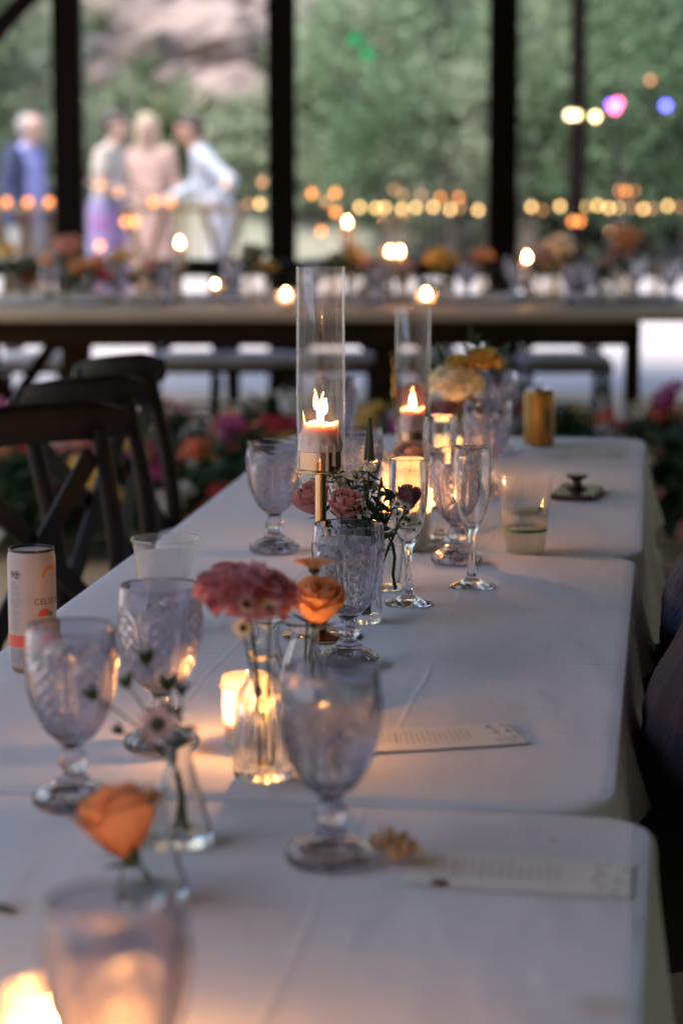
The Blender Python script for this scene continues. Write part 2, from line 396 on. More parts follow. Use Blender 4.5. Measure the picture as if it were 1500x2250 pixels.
for i, (u, v, s) in enumerate(rock_spots):
    p = on_hill(u, v + 25); o = mk('boulder', rocks[i % 5], 'rock', loc=(p.x, p.y, p.z + .1 * s), rot=(random.uniform(-.3, .3), random.uniform(-.3, .3), random.uniform(0, 6)), scale=(s * 1.1, s, s))
    tag(o, 'pinkish grey boulder ' + near(u, v), 'boulder', 'boulders on the hillside')

def crown_geo(n, rx, rz, leaf, seed, clumps=14, zc=0):
    rng = np.random.default_rng(seed); V, F = [], []
    cl = []
    for k in range(clumps):
        d = rng.normal(size=3); d /= np.linalg.norm(d); q = rng.random() ** .5
        cl.append((d * np.array([rx, rx, rz]) * q * .8, rng.uniform(.28, .5)))
    for i in range(n):
        c, s = cl[int(rng.integers(clumps))]
        p = c + rng.normal(size=3) * np.array([rx, rx, rz]) * s * .42
        a = rng.normal(size=3); a /= np.linalg.norm(a); b = np.cross(a, rng.normal(size=3)); b /= np.linalg.norm(b)
        L = leaf * rng.uniform(.7, 1.4); W = L * .45; p[2] += zc; k = len(V)
        V += [tuple(p - a * L), tuple(p + b * W), tuple(p + a * L), tuple(p - b * W)]; F.append((k, k + 1, k + 2, k + 3))
    return V, F
tree_protos = []
for s in range(3):
    t = bpy.data.objects.new('tree', None); COL.objects.link(t)
    limbs = [tube([(0, 0, -.3), (.05, .03, 1.2), (.02 + .1 * s, -.05, 2.4), (.1, .05, 3.8)], [.17, .13, .1, .03], 8)]
    for k in range(7):
        a = k * 2.4 + s; z0 = .9 + .38 * k
        limbs.append(tube(bez((.03, 0, z0), (math.cos(a) * .7, math.sin(a) * .7, z0 + .3), (math.cos(a) * 1.5, math.sin(a) * 1.5, z0 + 1.0), 5), [.07, .06, .05, .035, .02, .01], 6))
    mk('trunk', join(*limbs), 'bark', t)
    mk('crown', crown_geo(3800, 1.7, 2.0, .085, 20 + s, 26, 2.6), ('foliage_a', 'foliage_b', 'foliage_e')[s], t, smooth=False)
    tree_protos.append(t)
shrub_protos = []
for s in range(4):
    t = bpy.data.objects.new('shrub', None); COL.objects.link(t)
    mk('stem', join(*[tube(bez((0, 0, -.1), (.1 * math.cos(a), .1 * math.sin(a), .4), (.4 * math.cos(a), .4 * math.sin(a), .9), 4), [.03, .025, .02, .014, .008], 5) for a in (0, 1.5, 2.9, 4.4)]), 'bark', t)
    mk('foliage', crown_geo(1100, .62, .5, .055, 50 + s, 12, .55), ('foliage_b', 'foliage_c', 'foliage_a', 'foliage_b')[s], t, smooth=False)
    shrub_protos.append(t)
def plant(protos, k, used, loc, rz, sc_, label, cat, group):
    if k not in used: o = protos[k]; used.add(k); o.location = loc; o.rotation_euler = (0, 0, rz)
    else: o = copy_thing(protos[k], loc, rz)
    o.scale = (sc_,) * 3; tag(o, label, cat, group); return o
tu, su = set(), set()
tl = ['broad mid green tree', 'pale grey green tree', 'dark leafy tree']
tree_spots = [(840, 380, 28.4, 2, .62), (800, 330, 30, 0, .72), (900, 330, 31, 1, .8), (985, 380, 28.4, 1, .6), (1040, 330, 32, 0, .8), (1170, 380, 29, 0, .8), (1255, 360, 30.5, 1, .9),
              (1350, 400, 28.3, 2, .75), (1430, 380, 29.5, 0, .9), (1520, 380, 28.8, 2, .9), (-40, 330, 29, 1, .85), (30, 300, 32, 0, .7), (-180, 330, 29, 0, 1),
              (760, 120, 36, 0, .9), (930, 90, 38, 2, .9), (1150, 100, 37, 1, 1.0), (1330, 60, 36, 2, 1.0), (1460, 90, 37, 0, 1.1), (1600, 300, 31, 0, 1.1), (-20, 60, 38, 0, 1.0), (590, 150, 38, 2, .55), (690, 250, 31, 1, .5)]
for i, (u, v, D, k, s) in enumerate(tree_spots):
    q = PD(u, v, D); plant(tree_protos, k, tu, (q.x, D, hill_z(q.x, D) - .1), i * 1.7, s, tl[k] + ' ' + near(u, v), 'tree', 'trees on the hillside')
slb = ['rounded grey green shrub', 'yellow green shrub', 'mid green shrub', 'pale sage shrub']
shrub_spots = [(330, 205, 2, 1.0), (530, 290, 3, 1.0), (395, 320, 1, 1.1), (250, 300, 0, .9), (300, 350, 1, .9), (460, 350, 0, 1.0), (560, 360, 3, 1.2), (210, 350, 3, 1.1), (600, 420, 0, 1), (120, 370, 0, 1.1), (50, 400, 3, 1.1),
               (700, 420, 0, 1.2), (800, 430, 2, 1.1), (900, 440, 3, 1.1), (1000, 430, 0, 1.2), (1160, 450, 2, 1.2), (1230, 470, 3, 1.1), (1320, 470, 2, 1.3), (1410, 480, 2, 1.3), (1480, 460, 0, 1.3), (860, 380, 1, 1), (600, 160, 2, 1), (285, 20, 2, .9), (460, 0, 2, 1.0), (380, 70, 0, .6), (215, 60, 1, .7), (555, 90, 0, .7), (445, 120, 3, .5), (270, 110, 3, .5), (345, 150, 2, .55), (520, 30, 2, .8), (480, 160, 2, .6), (230, 215, 3, .8), (1090, 440, 2, 1.2), (1000, 300, 3, 1.2), (350, 260, 3, .9), (1390, 260, 2, 1.3), (1200, 250, 1, 1.3)]
for i, (u, v, k, s) in enumerate(shrub_spots):
    p = on_hill(u, v + 70); plant(shrub_protos, k, su, (p.x, p.y, p.z - .05), i * 2.3, s, slb[k] + ' ' + near(u, v), 'shrub', 'shrubs on the hillside')

# ------------------------------------------------------------------ pavilion
PY = 14.0
pav = thing('pavilion', 'dark stained timber pavilion with square posts open to the hillside', 'pavilion', (0, PY, 0))
pw = .163
post_x = [PD(u, 300, PY).x for u in (151, 619, 1104)]
sp = post_x[1] - post_x[0]
for x in [post_x[0] - 2 * sp, post_x[0] - sp] + post_x + [post_x[2] + sp, post_x[2] + 2 * sp]:
    if abs(x - (post_x[2] + sp)) < .01: continue
    mk('post', box(x, 0, 2.22, pw, pw, 4.44, .006), 'post_wood', pav, smooth=False)
for x in (-3.5, 14.6):
    for y in (-8.5, -18.4, -28.0): mk('post', box(x, y, 2.22, pw, pw, 4.44, .006), 'post_wood', pav, smooth=False)
mk('beam', box(5.6, 0, 4.57, 18.2, .19, .24, .006), 'post_wood', pav, smooth=False)
for x in (-3.5, 14.6): mk('beam', box(x, -14.2, 4.57, .19, 28.2, .238, .006), 'post_wood', pav, smooth=False)
b0 = PD(-15, 78, PY - .0); b1 = PD(66, -10, PY); dv = (b1 - b0)
s0 = Vector((post_x[0], PY, 0)); 
mk('brace', bar([b0 - dv * 1.2 - Vector((0, PY, 0)), b1 + dv * .62 - Vector((0, PY, 0))], .10, .10, (0, 1, 0)), 'post_wood', pav, smooth=False)
V, F = [], []
mk('roof', box(5.6, -14.0, 4.75, 18.6, 29.6, .10, .01), 'roof_board', pav, smooth=False)  # unseen roof, stretched to the right and rear to block sky light

# ------------------------------------------------------------------ tables and cloths
AX = R(7.65)
def table(E_right_near, L, W, ang, label, label_c, lap_y=(), flare_r=.05):
    a = Vector((math.sin(ang), math.cos(ang), 0)); n = Vector((math.cos(ang), -math.sin(ang), 0))
    c = Vector((E_right_near[0], E_right_near[1], 0)) + a * (L / 2) - n * (W / 2)
    t = thing('folding_table', label, 'table', (c.x, c.y, 0), -ang, 'folding tables under white cloths')
    # local x = right, local y = along
    mk('tabletop', box(0, 0, T - .025, W - .02, L - .02, .036, .012), 'cushion', t, smooth=False)
    for sx in (-1, 1):
        for sy in (-1, 1):
            mk('leg', tube([(sx * (W / 2 - .09), sy * (L / 2 - .17), T - .044), (sx * (W / 2 - .09), sy * (L / 2 - .17), 0)], .014, 8), 'black_metal', t)
    # the cloth: rounded rectangle, rounded edge, hanging skirt with folds
    r = .055; per = []
    hw, hl = W / 2 - r, L / 2 - r
    def arc(cx, cy, a0):
        for k in range(9): q = a0 + math.pi / 2 * k / 8; per.append((cx + r * math.cos(q), cy + r * math.sin(q), math.cos(q), math.sin(q)))
    def line(x0, y0, x1, y1, nx, ny, k):
        for i in range(1, k): s = i / k; per.append((x0 + (x1 - x0) * s, y0 + (y1 - y0) * s, nx, ny))
    arc(hw, hl, 0); line(hw, L / 2, -hw, L / 2, 0, 1, 28)
    arc(-hw, hl, math.pi / 2); line(-W / 2, hl, -W / 2, -hl, -1, 0, 56)
    arc(-hw, -hl, math.pi); line(-hw, -L / 2, hw, -L / 2, 0, -1, 28)
    arc(hw, -hl, -math.pi / 2); line(W / 2, -hl, W / 2, hl, 1, 0, 56)
    N = len(per); V, F = [], []; NR = 26
    for k in range(NR + 1):
        s = (k / NR)
        for (x, y, nx, ny) in per:
            # rings shrink to a centre line so the quads stay even
            px = x * s; py = y - (y - max(-hl + hw, min(hl - hw, y))) * (1 - s) if abs(y) > hl - hw else y
            wz = .0011 * noise.noise(Vector((px * 9 + c.x * 5, py * 4 + c.y * 5, 0))) + .0006 * noise.noise(Vector((px * 25, py * 18, 4 + c.y)))
            V.append((px, py, T + wz * min(1, (1 - s) * 12)))
    for (dz, dn) in ((.0012, .003), (.004, .0058), (.009, .0075), (.016, .008)):
        for (x, y, nx, ny) in per: V.append((x + nx * dn, y + ny * dn, T - dz))
    SK = 12; s_acc = 0
    for k in range(1, SK + 1):
        s_acc = 0; q = k / SK
        for i, (x, y, nx, ny) in enumerate(per):
            x0, y0 = per[i - 1][:2]; s_acc += math.hypot(x - x0, y - y0)
            drop = .30 + .02 * noise.noise(Vector((s_acc * 2, c.y, 0))); wy = c.y + y * math.cos(ang) - x * math.sin(ang)
            side = abs(nx) ** 2
            if nx > .3:
                for ly in lap_y: drop -= .17 * math.exp(-((wy - ly) / .2) ** 4)
            fold = (math.sin(s_acc * 34 + 2 * noise.noise(Vector((s_acc * 3, 7, c.y)))) * .017 + .012 * noise.noise(Vector((s_acc * 11, 1, c.y)))) * q
            out = .008 + side * (flare_r * q * .45 + fold) 
            V.append((x + nx * out, y + ny * out, T - .016 - (drop - .016) * q))
    tot = NR + 1 + 4 + SK
    for k in range(tot - 1):
        for i in range(N):
            j = (i + 1) % N; F.append((k * N + i, k * N + j, (k + 1) * N + j, (k + 1) * N + i))
    cl = mk('tablecloth', (V, F), 'tablecloth_white', loc=(c.x, c.y, 0), rot=(0, 0, -ang))
    tag(cl, label_c, 'tablecloth', 'white tablecloths'); return t
YA, YB = 2.70, 3.42
table((.082, .735), 1.455, .766, R(8.0), 'folding table carrying the stained cloth end and orange rose', 'white tablecloth with a tea coloured stain and a dried flower on it')
table((.254, 2.218), 1.455, .766, AX, 'folding table in the middle of the row under a white cloth', 'white tablecloth under the tall brass candle holder and champagne flutes', (YA, YB))
table((.462, 3.690), 1.585, .766, R(7.2), 'folding table at the far end of the row beside the flower border', 'white tablecloth under the gold can and black phone', (4.16, 4.92))

# ------------------------------------------------------------------ glassware
def goblet_mesh():
    out = [(.0004, .0135), (.012, .0125), (.022, .0095), (.0300, .005), (.0345, .0006), (.0362, 0), (.0386, .003), (.0394, .0075), (.0384, .0115), (.0345, .0150), (.028, .0185), (.021, .0220), (.0155, .0255), (.0118, .0295), (.0102, .0325), (.0105, .035), (.0125, .0375), (.0142, .0415), (.0145, .0445), (.0128, .049), (.0102, .0525), (.0098, .0555), (.0115, .0585), (.0145, .0615)]
    bowl = [(.0145, .0615), (.019, .066), (.0245, .073), (.030, .082), (.0345, .092), (.0382, .103), (.0408, .115), (.0424, .128), (.043, .140), (.0430, .150), (.0426, .160), (.042, .168), (.0416, .1715)]
    # resample the bowl finely
    fine = []
    for i in range(len(bowl) - 1):
        for k in range(8): s = k / 8; fine.append((bowl[i][0] * (1 - s) + bowl[i + 1][0] * s, bowl[i][1] * (1 - s) + bowl[i + 1][1] * s))
    fine.append(bowl[-1])
    inner = [(r - .0030, z) for (r, z) in bowl[::-1] if z > .070]
    prof = out[:-1] + fine + [(.0408, .1725), (.0396, .1718)] + inner + [(.018, .0700), (.010, .0672), (.0004, .0662)]
    nout = len(out) - 1; nb = len(fine)
    def disp(r, z, a):
        if r < .0365 and z > .0615 and False: return r
        if .001 < z < .0195 and r > .0245:      # scalloped foot
            return r * (1 + .02 * (abs(math.sin(a * 15)) - .5))
        if .0365 < z < .053: return r * (1 + .05 * math.cos(a * 9))
        return r
    seg = 288; V, F = lathe(prof, seg, disp)
    n = len(prof); V2 = []
    for i in range(seg):
        a = 2 * math.pi * i / seg
        for k in range(n):
            x, y, z = V[i * n + k]
            if nout <= k < nout + nb and .064 < z < .162:
                ph = (a * 6 / (2 * math.pi)) % 1 - .5            # six arches round the bowl
                r = math.hypot(x, y); half = .43; top = .150; ztop = top - .020
                if z > ztop: q = math.hypot(ph / half, (z - ztop) / .020)
                else: q = abs(ph) / half
                d = 0
                for c0, wd in ((.98, .05), (.86, .05), (.74, .05)):
                    d += .0017 * math.exp(-((q - c0) / wd) ** 2)
                if q < .68:
                    A = a * 18 / math.pi; B = z * 150
                    ta = abs(((A + B) % 2) - 1); tb = abs(((A - B) % 2) - 1)
                    d += .0012 * min(1, 1.8 * min(ta, tb)) * min(1, (.68 - q) * 8)
                d *= min(1, (z - .064) * 120) * min(1, (.160 - z) * 200)
                m = (r + d) / r; x, y = x * m, y * m
            V2.append((x, y, z))
    me = mk('tmp', (V2, F), 'lilac_glass'); mesh = me.data; mesh.name = 'goblet'; bpy.data.objects.remove(me); return mesh
gob = goblet_mesh()
def goblet(u, v, label, rz=0, D=None):
    p = P(u, v, T + .0012)
    o = mk('goblet', gob, 'lilac_glass', loc=p, rot=(0, 0, rz)); tag(o, label, 'goblet', 'pressed lilac glass goblets'); return p
g1 = goblet(727, 1893, 'water filled lilac goblet beside the menu card and dried flower', .2)
goblet(163, 1768, 'lilac goblet standing by the orange rose and the slim can', .5)
goblet(356, 1645, 'lilac goblet in front of the empty plastic cup', 1.1)
g4 = goblet(765, 1460, 'sharp lilac goblet at the foot of the tall brass candle holder', .33)
goblet(603, 1212, 'lilac goblet left of the tall candle, beside the pink roses', .62)
goblet(1003, 1236, 'lilac goblet standing between the champagne flutes', .9)
goblet(782, 1172, 'lilac goblet behind the pink roses and green spike', .2)
goblet(738, 1019, 'lilac goblet at the far table end behind the tall candle glass', .1)
goblet(1088, 997, 'lilac goblet at the far end next to the white blooms', .4)
goblet(1068, 1087, 'lilac goblet between the second candle and the plastic cup of lime drink', .8)
goblet(262, 2590, 'blurred lilac goblet beside the votive at the stained table end', .3)
def drink(p, lvl, label):
    prof = [(.0004, .0664), (.010, .0674), (.0182, .0702), (.0217, .0735), (.0272, .0822), (.0317, .0922), (.0354, .1032), (.038, .1152), (.0396, .1282)]
    prof = [q for q in prof if q[1] < lvl]; prof += [(.0401 if lvl > .13 else prof[-1][0] + .001, lvl - .0012), (.0397 if lvl > .13 else prof[-1][0], lvl), (.0004, lvl)]
    tag(mk('drinking_water', lathe(prof, 64), 'water', loc=p), label, 'water')
drink(g1, .150, 'water filling the goblet beside the dried flower'); drink(g4, .152, 'water filling the goblet at the tall candle holder')

def flute_mesh():
    o_ = [(.0320, 0), (.0326, .0012), (.0322, .0026), (.026, .0045), (.017, .0075), (.0095, .0125), (.0062, .020), (.0048, .032), (.0044, .048), (.0046, .062), (.0055, .072), (.0080, .081), (.0125, .090), (.0172, .100), (.0212, .112), (.0242, .126), (.0262, .142), (.0270, .158), (.0270, .172), (.0267, .188), (.0263, .2005)]
    i_ = [(.0258, .2018), (.0248, .2005), (.0252, .188), (.0255, .172), (.0254, .158), (.0246, .142), (.0226, .126), (.0196, .113), (.0154, .1015), (.0105, .092), (.005, .086), (.0004, .0845)]
    me = mk('tmp', lathe(o_ + i_, 72), 'clear_glass'); m = me.data; m.name = 'champagne_flute'; bpy.data.objects.remove(me); return m
flu = flute_mesh()
for (u, v, l) in ((896, 1327, 'empty champagne flute in front of the glowing candle jar, sprig of tiny flowers before it'), (1035, 1289, 'empty champagne flute nearest the plastic cup of lime drink'), (965, 1188, 'empty champagne flute behind the goblet and the candle jar')):
    tag(mk('champagne_flute', flu, 'clear_glass', loc=P(u, v, T + .0012)), l, 'champagne flute', 'clear champagne flutes')

def plastic_cup(u, v, label, filled):
    p = P(u, v, T + .0012); h = .121
    t = thing('plastic_cup', label, 'cup', p, 0, 'clear plastic cups')
    o_ = [(.029, 0), (.0300, .002), (.0335, .030), (.0370, .062), (.0392, .084), (.0402, .088), (.0406, .094), (.0420, .108), (.0430, .1155), (.0447, .1165), (.0458, .119), (.0447, .1212), (.0425, .1205), (.0413, .108), (.0398, .094), (.0384, .084), (.0362, .062), (.0327, .030), (.0293, .003), (.0004, .0026)]
    mk('cup_wall', lathe(o_, 64), 'cup_plastic', t)
    if filled:
        mk('stripe', lathe([(.0342, .0335), (.0347, .0385), (.0344, .0386), (.0339, .0336)], 64, closed=True), 'cup_stripe', t)
        d = thing('lime_drink', 'cloudy lime drink filling half the plastic cup', 'drink', p)
        mk('liquid', lathe([(.0004, .0032), (.0290, .0036), (.0324, .030), (.0356, .0655), (.0004, .0662)], 48), 'cloudy_drink', d)
        s = thing('lime_wedge', 'wedge of lime floating in the plastic cup', 'lime', p + Vector((.004, -.006, .062)), .4)
        mk('flesh', lathe([(.0004, -.004), (.018, -.0035), (.019, .004), (.0004, .0062)], 20), 'lime', s, scale=(1, .7, 1)); mk('rind', lathe([(.0185, -.0038), (.0202, 0), (.0193, .0044), (.0186, .0042)], 20, closed=True), 'lime_rind', s, scale=(1, .7, 1))
        mk('mint', ball((.016, -.008, .006), .004), 'lime_rind', s)
plastic_cup(1152, 1212, 'clear plastic cup with green stripe holding a lime drink', True)
plastic_cup(367, 1384, 'empty clear plastic cup behind the lilac goblets', False)

# ------------------------------------------------------------------ candles
def flame_geo(h=.026, r=.0058, lean=0.0, seg=8):
    prof = [(.0006, 0), (r * .62, h * .08), (r * .95, h * .22), (r, h * .34), (r * .78, h * .55), (r * .42, h * .78), (.0003, h)]
    V, F = lathe(prof, seg); return [(x + lean * (z / h) ** 2 * h, y, z) for (x, y, z) in V], F
def melted_candle(r, h, seed, spike=True):
    V, F = [], []; seg = 56; rows = 26
    for i in range(seg):
        a = 2 * math.pi * i / seg
        for k in range(rows):
            q = k / (rows - 1); z = q * h
            top = h * (.86 + .10 * noise.noise(Vector((math.cos(a) * 1.3, math.sin(a) * 1.3, seed))))
            if spike: top += h * .42 * math.exp(-((((a - R(188) + math.pi) % (2 * math.pi)) - math.pi) / .22) ** 2) + h * .12 * math.exp(-((((a - R(350) + math.pi) % (2 * math.pi)) - math.pi) / .3) ** 2)
            bulge = r * (.80 + .20 * math.exp(-(q / .42) ** 4)) + r * .10 * noise.noise(Vector((a * 2.1, q * 1.2, seed + 3))) * (1 - q)
            bulge += r * .05 * math.cos(a * 9 + seed) * math.exp(-((q - .25) / .3) ** 2)
            V.append((min(bulge, r * .985) * math.cos(a), min(bulge, r * .985) * math.sin(a), q * top))
    base = len(V)
    for rr, zz in ((.62, .70), (.3, .66), (.02, .68)):
        for i in range(seg): a = 2 * math.pi * i / seg; V.append((r * rr * math.cos(a), r * rr * math.sin(a), h * zz))
    for i in range(seg):
        j = (i + 1) % seg
        for k in range(rows - 1): F.append((i * rows + k, j * rows + k, j * rows + k + 1, i * rows + k + 1))
        F.append((i * rows + rows - 1, j * rows + rows - 1, base + j, base + i))
        for m in range(2): F.append((base + m * seg + i, base + m * seg + j, base + (m + 1) * seg + j, base + (m + 1) * seg + i))
    F.append(tuple(base + 2 * seg + i for i in range(seg))); F.append(tuple(i * rows for i in range(seg))[::-1])
    return V, F
def tall_holder(u, v, zplate, ztop, label, lc, lg, two):
    p = P(u, v, T + .0012); p.z = T + .0012; t = thing('candle_holder', label, 'candle holder', p, 0, 'tall brass candle holders')
    mk('base_plate', lathe([(.0004, 0), (.049, 0), (.050, .0015), (.050, .003), (.048, .0042), (.012, .0055), (.0075, .009)], 56), 'brass', t)
    mk('stem', lathe([(.0072, .008), (.0072, zplate - .002)], 28), 'brass', t)
    mk('plate', lathe([(.0004, zplate - .002), (.0300, zplate - .002), (.0322, zplate - .001), (.0325, zplate + .001), (.0320, zplate + .002), (.0004, zplate + .002)], 56), 'brass', t)
    mk('candle_cup', lathe([(.0262, zplate + .0022), (.0262, zplate + .025), (.0254, zplate + .0255), (.0250, zplate + .0245), (.0250, zplate + .004), (.0004, zplate + .0036)], 48), 'brass', t)
    gl = mk('candle_glass', lathe([(.0306, 0), (.0306, ztop - zplate - .003), (.0300, ztop - zplate - .0022), (.0292, ztop - zplate - .003), (.0292, 0)], 64, closed=True), 'tube_glass', loc=p + Vector((0, 0, zplate + .0024)))
    tag(gl, lg, 'glass', 'tall candle glasses')
    c = thing('pillar_candle', lc, 'candle', p + Vector((0, 0, zplate + .0042)), 0, 'lit pillar candles')
    wz = zplate + .0042
    mk('wax', melted_candle(.0285 if two else .0265, .040 if two else .046, 2 if two else 9, two), 'wax', c, loc=(0, 0, .0215))
    mk('wax_core', lathe([(.0004, 0), (.0245, 0), (.0245, .03), (.0004, .03)], 24), 'wax', c)
    if two:
        for a_, l_ in ((-.35, .03), (.0, .022), (-.75, .016)):
            mk('drip', tube([(math.cos(a_ - .9) * .0268, math.sin(a_ - .9) * .0268, .03), (math.cos(a_ - .9) * .0272, math.sin(a_ - .9) * .0272, .018), (math.cos(a_ - .9) * .0271, math.sin(a_ - .9) * .0271, .026 - l_)], [.003, .0022, .0026], 7), 'wax', c)
    zt = .0215 + (.040 if two else .046) * .66
    wk = mk('wick', tube([(0, 0, zt), (.0005, 0, zt + .011)], .0008, 6), 'wick', c); c = wk
    if two:
        mk('flame', flame_geo(.027, .0042, -.14), 'flame', c, loc=(.0, 0, zt + .008)); mk('flame', flame_geo(.020, .0032, .06), 'flame', c, loc=(.0052, .004, zt + .019))
    else: mk('flame', flame_geo(.026, .0050), 'flame', c, loc=(0, 0, zt + .008))
tall_holder(705, 1398, .214, .471, 'tall brass candle holder behind the sharp goblet', 'melted pink pillar candle with a double flame in the tall glass', 'tall clear glass cylinder over the double flame candle', True)
tall_holder(905, 1112, .108, .352, 'lower brass candle holder hidden behind the dusty rose', 'pale pillar candle with one upright flame behind the flutes', 'glass cylinder over the second candle behind the flutes', False)
def votive(u, v, r, h, label, lc, fz=None, beads=True, flame='flame_votive', wax=.3):
    p = P(u, v, T + .0012); t = thing('votive_glass', label, 'votive', p, 0, 'glass votive cups')
    mk('cup_wall', lathe([(.0004, 0), (r * .93, 0), (r * .97, .003), (r, h * .5), (r * 1.03, h - .004), (r * 1.06, h - .002), (r * 1.03, h), (r * .97, h - .001), (r * .95, h * .5), (r * .90, .005), (.0004, .004)], 56, (lambda rr, z, a: rr * (1 + .012 * math.cos(a * 22)) if .006 < z < h * .9 else rr)), 'votive_glass', t)
    if beads:
        mk('bead_ring', join(*[ball((r * 1.03 * math.cos(a), r * 1.03 * math.sin(a), h - .009), .0022, 6, 5) for a in [2 * math.pi * k / 30 for k in range(30)]]), 'clear_glass', t)
    c = thing('votive_candle', lc, 'candle', p + Vector((0, 0, .0052)), 0, 'lit votive candles')
    wt = h * wax
    mk('wax', lathe([(.0004, 0), (r * .84, 0), (r * .86, wt), (r * .8, wt + .001), (r * .6, wt - .001), (.0004, wt - .0015)], 32), 'wax_white', c)
    c = mk('wick', tube([(0, 0, wt - .002), (0, 0, wt + .006)], .0008, 6), 'wick', c)
    mk('flame', flame_geo(.024, .0055), flame, c, loc=(0, 0, wt + .004))
votive(546, 1636, .0265, .073, 'glowing beaded glass votive behind the ribbed bud vase', 'lit candle in the beaded votive behind the ribbed vase')
votive(108, 2395, .027, .070, 'glowing votive beside the blurred goblet at the table end', 'lit candle in the votive beside the blurred goblet')
votive(300, 2415, .026, .068, 'added unseen votive turning the blurred goblet amber from behind', 'added candle lighting the blurred goblet from behind')  # extra candle, added so amber light shows through the near goblet
votive(893, 1206, .038, .135, 'wide glowing candle jar behind the champagne flute', 'lit candle inside the wide glass jar', beads=False, wax=.42)
votive(978, 1058, .03, .085, 'glowing votive behind the flutes near the second candle', 'lit candle in the votive near the second candle')
p = P(850, 1294, T + .0012)
o = mk('empty_votive', lathe([(.0004, 0), (.0205, 0), (.0215, .003), (.0225, .06), (.023, .064), (.0215, .064), (.0205, .06), (.0192, .008), (.0004, .007)], 48), 'clear_glass', loc=p); tag(o, 'small empty clear glass cup beside the sharp goblet', 'glass')

# ------------------------------------------------------------------ bud vases
def bud_vase(u, v, kind, label):
    p = P(u, v, T + .0012)
    if kind == 'ribbed':
        o_ = [(.0270, 0), (.0284, .0015), (.0286, .004), (.0284, .030), (.0280, .062), (.0270, .078), (.0235, .088), (.0180, .095), (.0148, .101), (.0138, .108), (.0142, .118), (.0160, .1235)]
        i_ = [(.0150, .1245), (.0136, .1225), (.0118, .117), (.0115, .108), (.0124, .101), (.0156, .0945), (.0210, .086), (.0244, .077), (.0252, .062), (.0256, .030), (.0252, .012), (.0004, .0098)]
        fn = lambda r, z, a: r * (1 + .035 * math.cos(a * 20)) if .002 < z < .08 and r > .0262 else r
    elif kind == 'cone':
        o_ = [(.0290, 0), (.0305, .002), (.0305, .006), (.0280, .016), (.0225, .034), (.0165, .054), (.0125, .070), (.0112, .080), (.0128, .088), (.0155, .093)]
        i_ = [(.0147, .0942), (.0116, .0885), (.0094, .080), (.0105, .070), (.0143, .054), (.0202, .034), (.0255, .017), (.0260, .010), (.0004, .0088)]
        fn = lambda r, z, a: r * (1 + .02 * math.cos(a * 16)) if .01 < z < .075 else r
    elif kind == 'fluted':
        o_ = [(.0235, 0), (.0248, .002), (.0250, .006), (.0265, .030), (.0255, .050), (.0215, .068), (.0160, .082), (.0132, .092), (.0150, .101), (.0215, .108), (.0272, .110)]
        i_ = [(.0272, .1118), (.0215, .1105), (.0138, .103), (.0112, .092), (.0138, .082), (.0190, .067), (.0228, .050), (.0236, .030), (.0218, .012), (.0004, .0095)]
        fn = lambda r, z, a: r * (1 + .05 * math.cos(a * 8)) if .008 < z < .09 else r * (1 + .02 * math.cos(a * 8))
    else:
        o_ = [(.0215, 0), (.0225, .002), (.0228, .006), (.0235, .050), (.0232, .075), (.0222, .090)]
        i_ = [(.0214, .0912), (.0205, .090), (.0212, .075), (.0214, .050), (.0205, .012), (.0004, .0095)]
        fn = lambda r, z, a: r * (1 + .02 * math.cos(a * 12)) if .008 < z < .085 and r > .0215 else r
    o = mk('bud_vase', lathe(o_ + i_, 96, fn), 'clear_glass', loc=p); tag(o, label, 'vase', 'clear glass bud vases'); return p
bv1 = bud_vase(578, 1706, 'ribbed', 'ribbed clear bud vase glowing in front of the beaded votive')
bv2 = bud_vase(590, 1545, 'cone', 'empty conical bud vase behind the beaded votive')
bv3 = bud_vase(396, 1850, 'cone', 'conical bud vase holding the leafy daisy sprig')
bv4 = bud_vase(667, 1585, 'fluted', 'flared bud vase holding the open peach rose')
bv5 = bud_vase(800, 1366, 'straight', 'straight clear bud vase right behind the sharp goblet')
bv6 = bud_vase(335, 1975, 'cone', 'blurred bud vase holding the single orange rose')
bv7 = bud_vase(905, 1165, 'straight', 'bud vase with dusty roses below the second candle')
bv8 = bud_vase(1010, 1030, 'straight', 'bud vase with white and yellow blooms at the far end')

# ------------------------------------------------------------------ flowers
def petal_patch(R0, H, a0, half, flare, close, lip=.25, nu=9, nv=9, ruff=0, seed=0):
    V, F = [], []
    for j in range(nv):
        v = j / (nv - 1)
        for i in range(nu):
            u = -1 + 2 * i / (nu - 1)
            wdt = half * (.35 + .65 * math.sin(min(1, v * 1.25 + .1) * math.pi / 2)) * (1 - .35 * max(0, v - .75) * 4 * abs(u) ** 2)
            a = a0 + u * wdt
            r = R0 * (.18 + .82 * math.sin(min(1, v * 1.15) * math.pi / 2)) * (1 - close * v * v) + flare * R0 * max(0, v - .55) ** 2 * 4
            r += ruff * noise.noise(Vector((a * 6 + seed, v * 3, seed))) * v
            z = H * (v - lip * max(0, v - .72) ** 2 * 6 * flare) * (1 - .10 * u * u * v) + ruff * .6 * noise.noise(Vector((a * 7 + seed, v * 3, seed + 9))) * v
            V.append((r * math.cos(a), r * math.sin(a), z))
    for j in range(nv - 1):
        for i in range(nu - 1): k = j * nu + i; F.append((k, k + 1, k + nu + 1, k + nu))
    return V, F
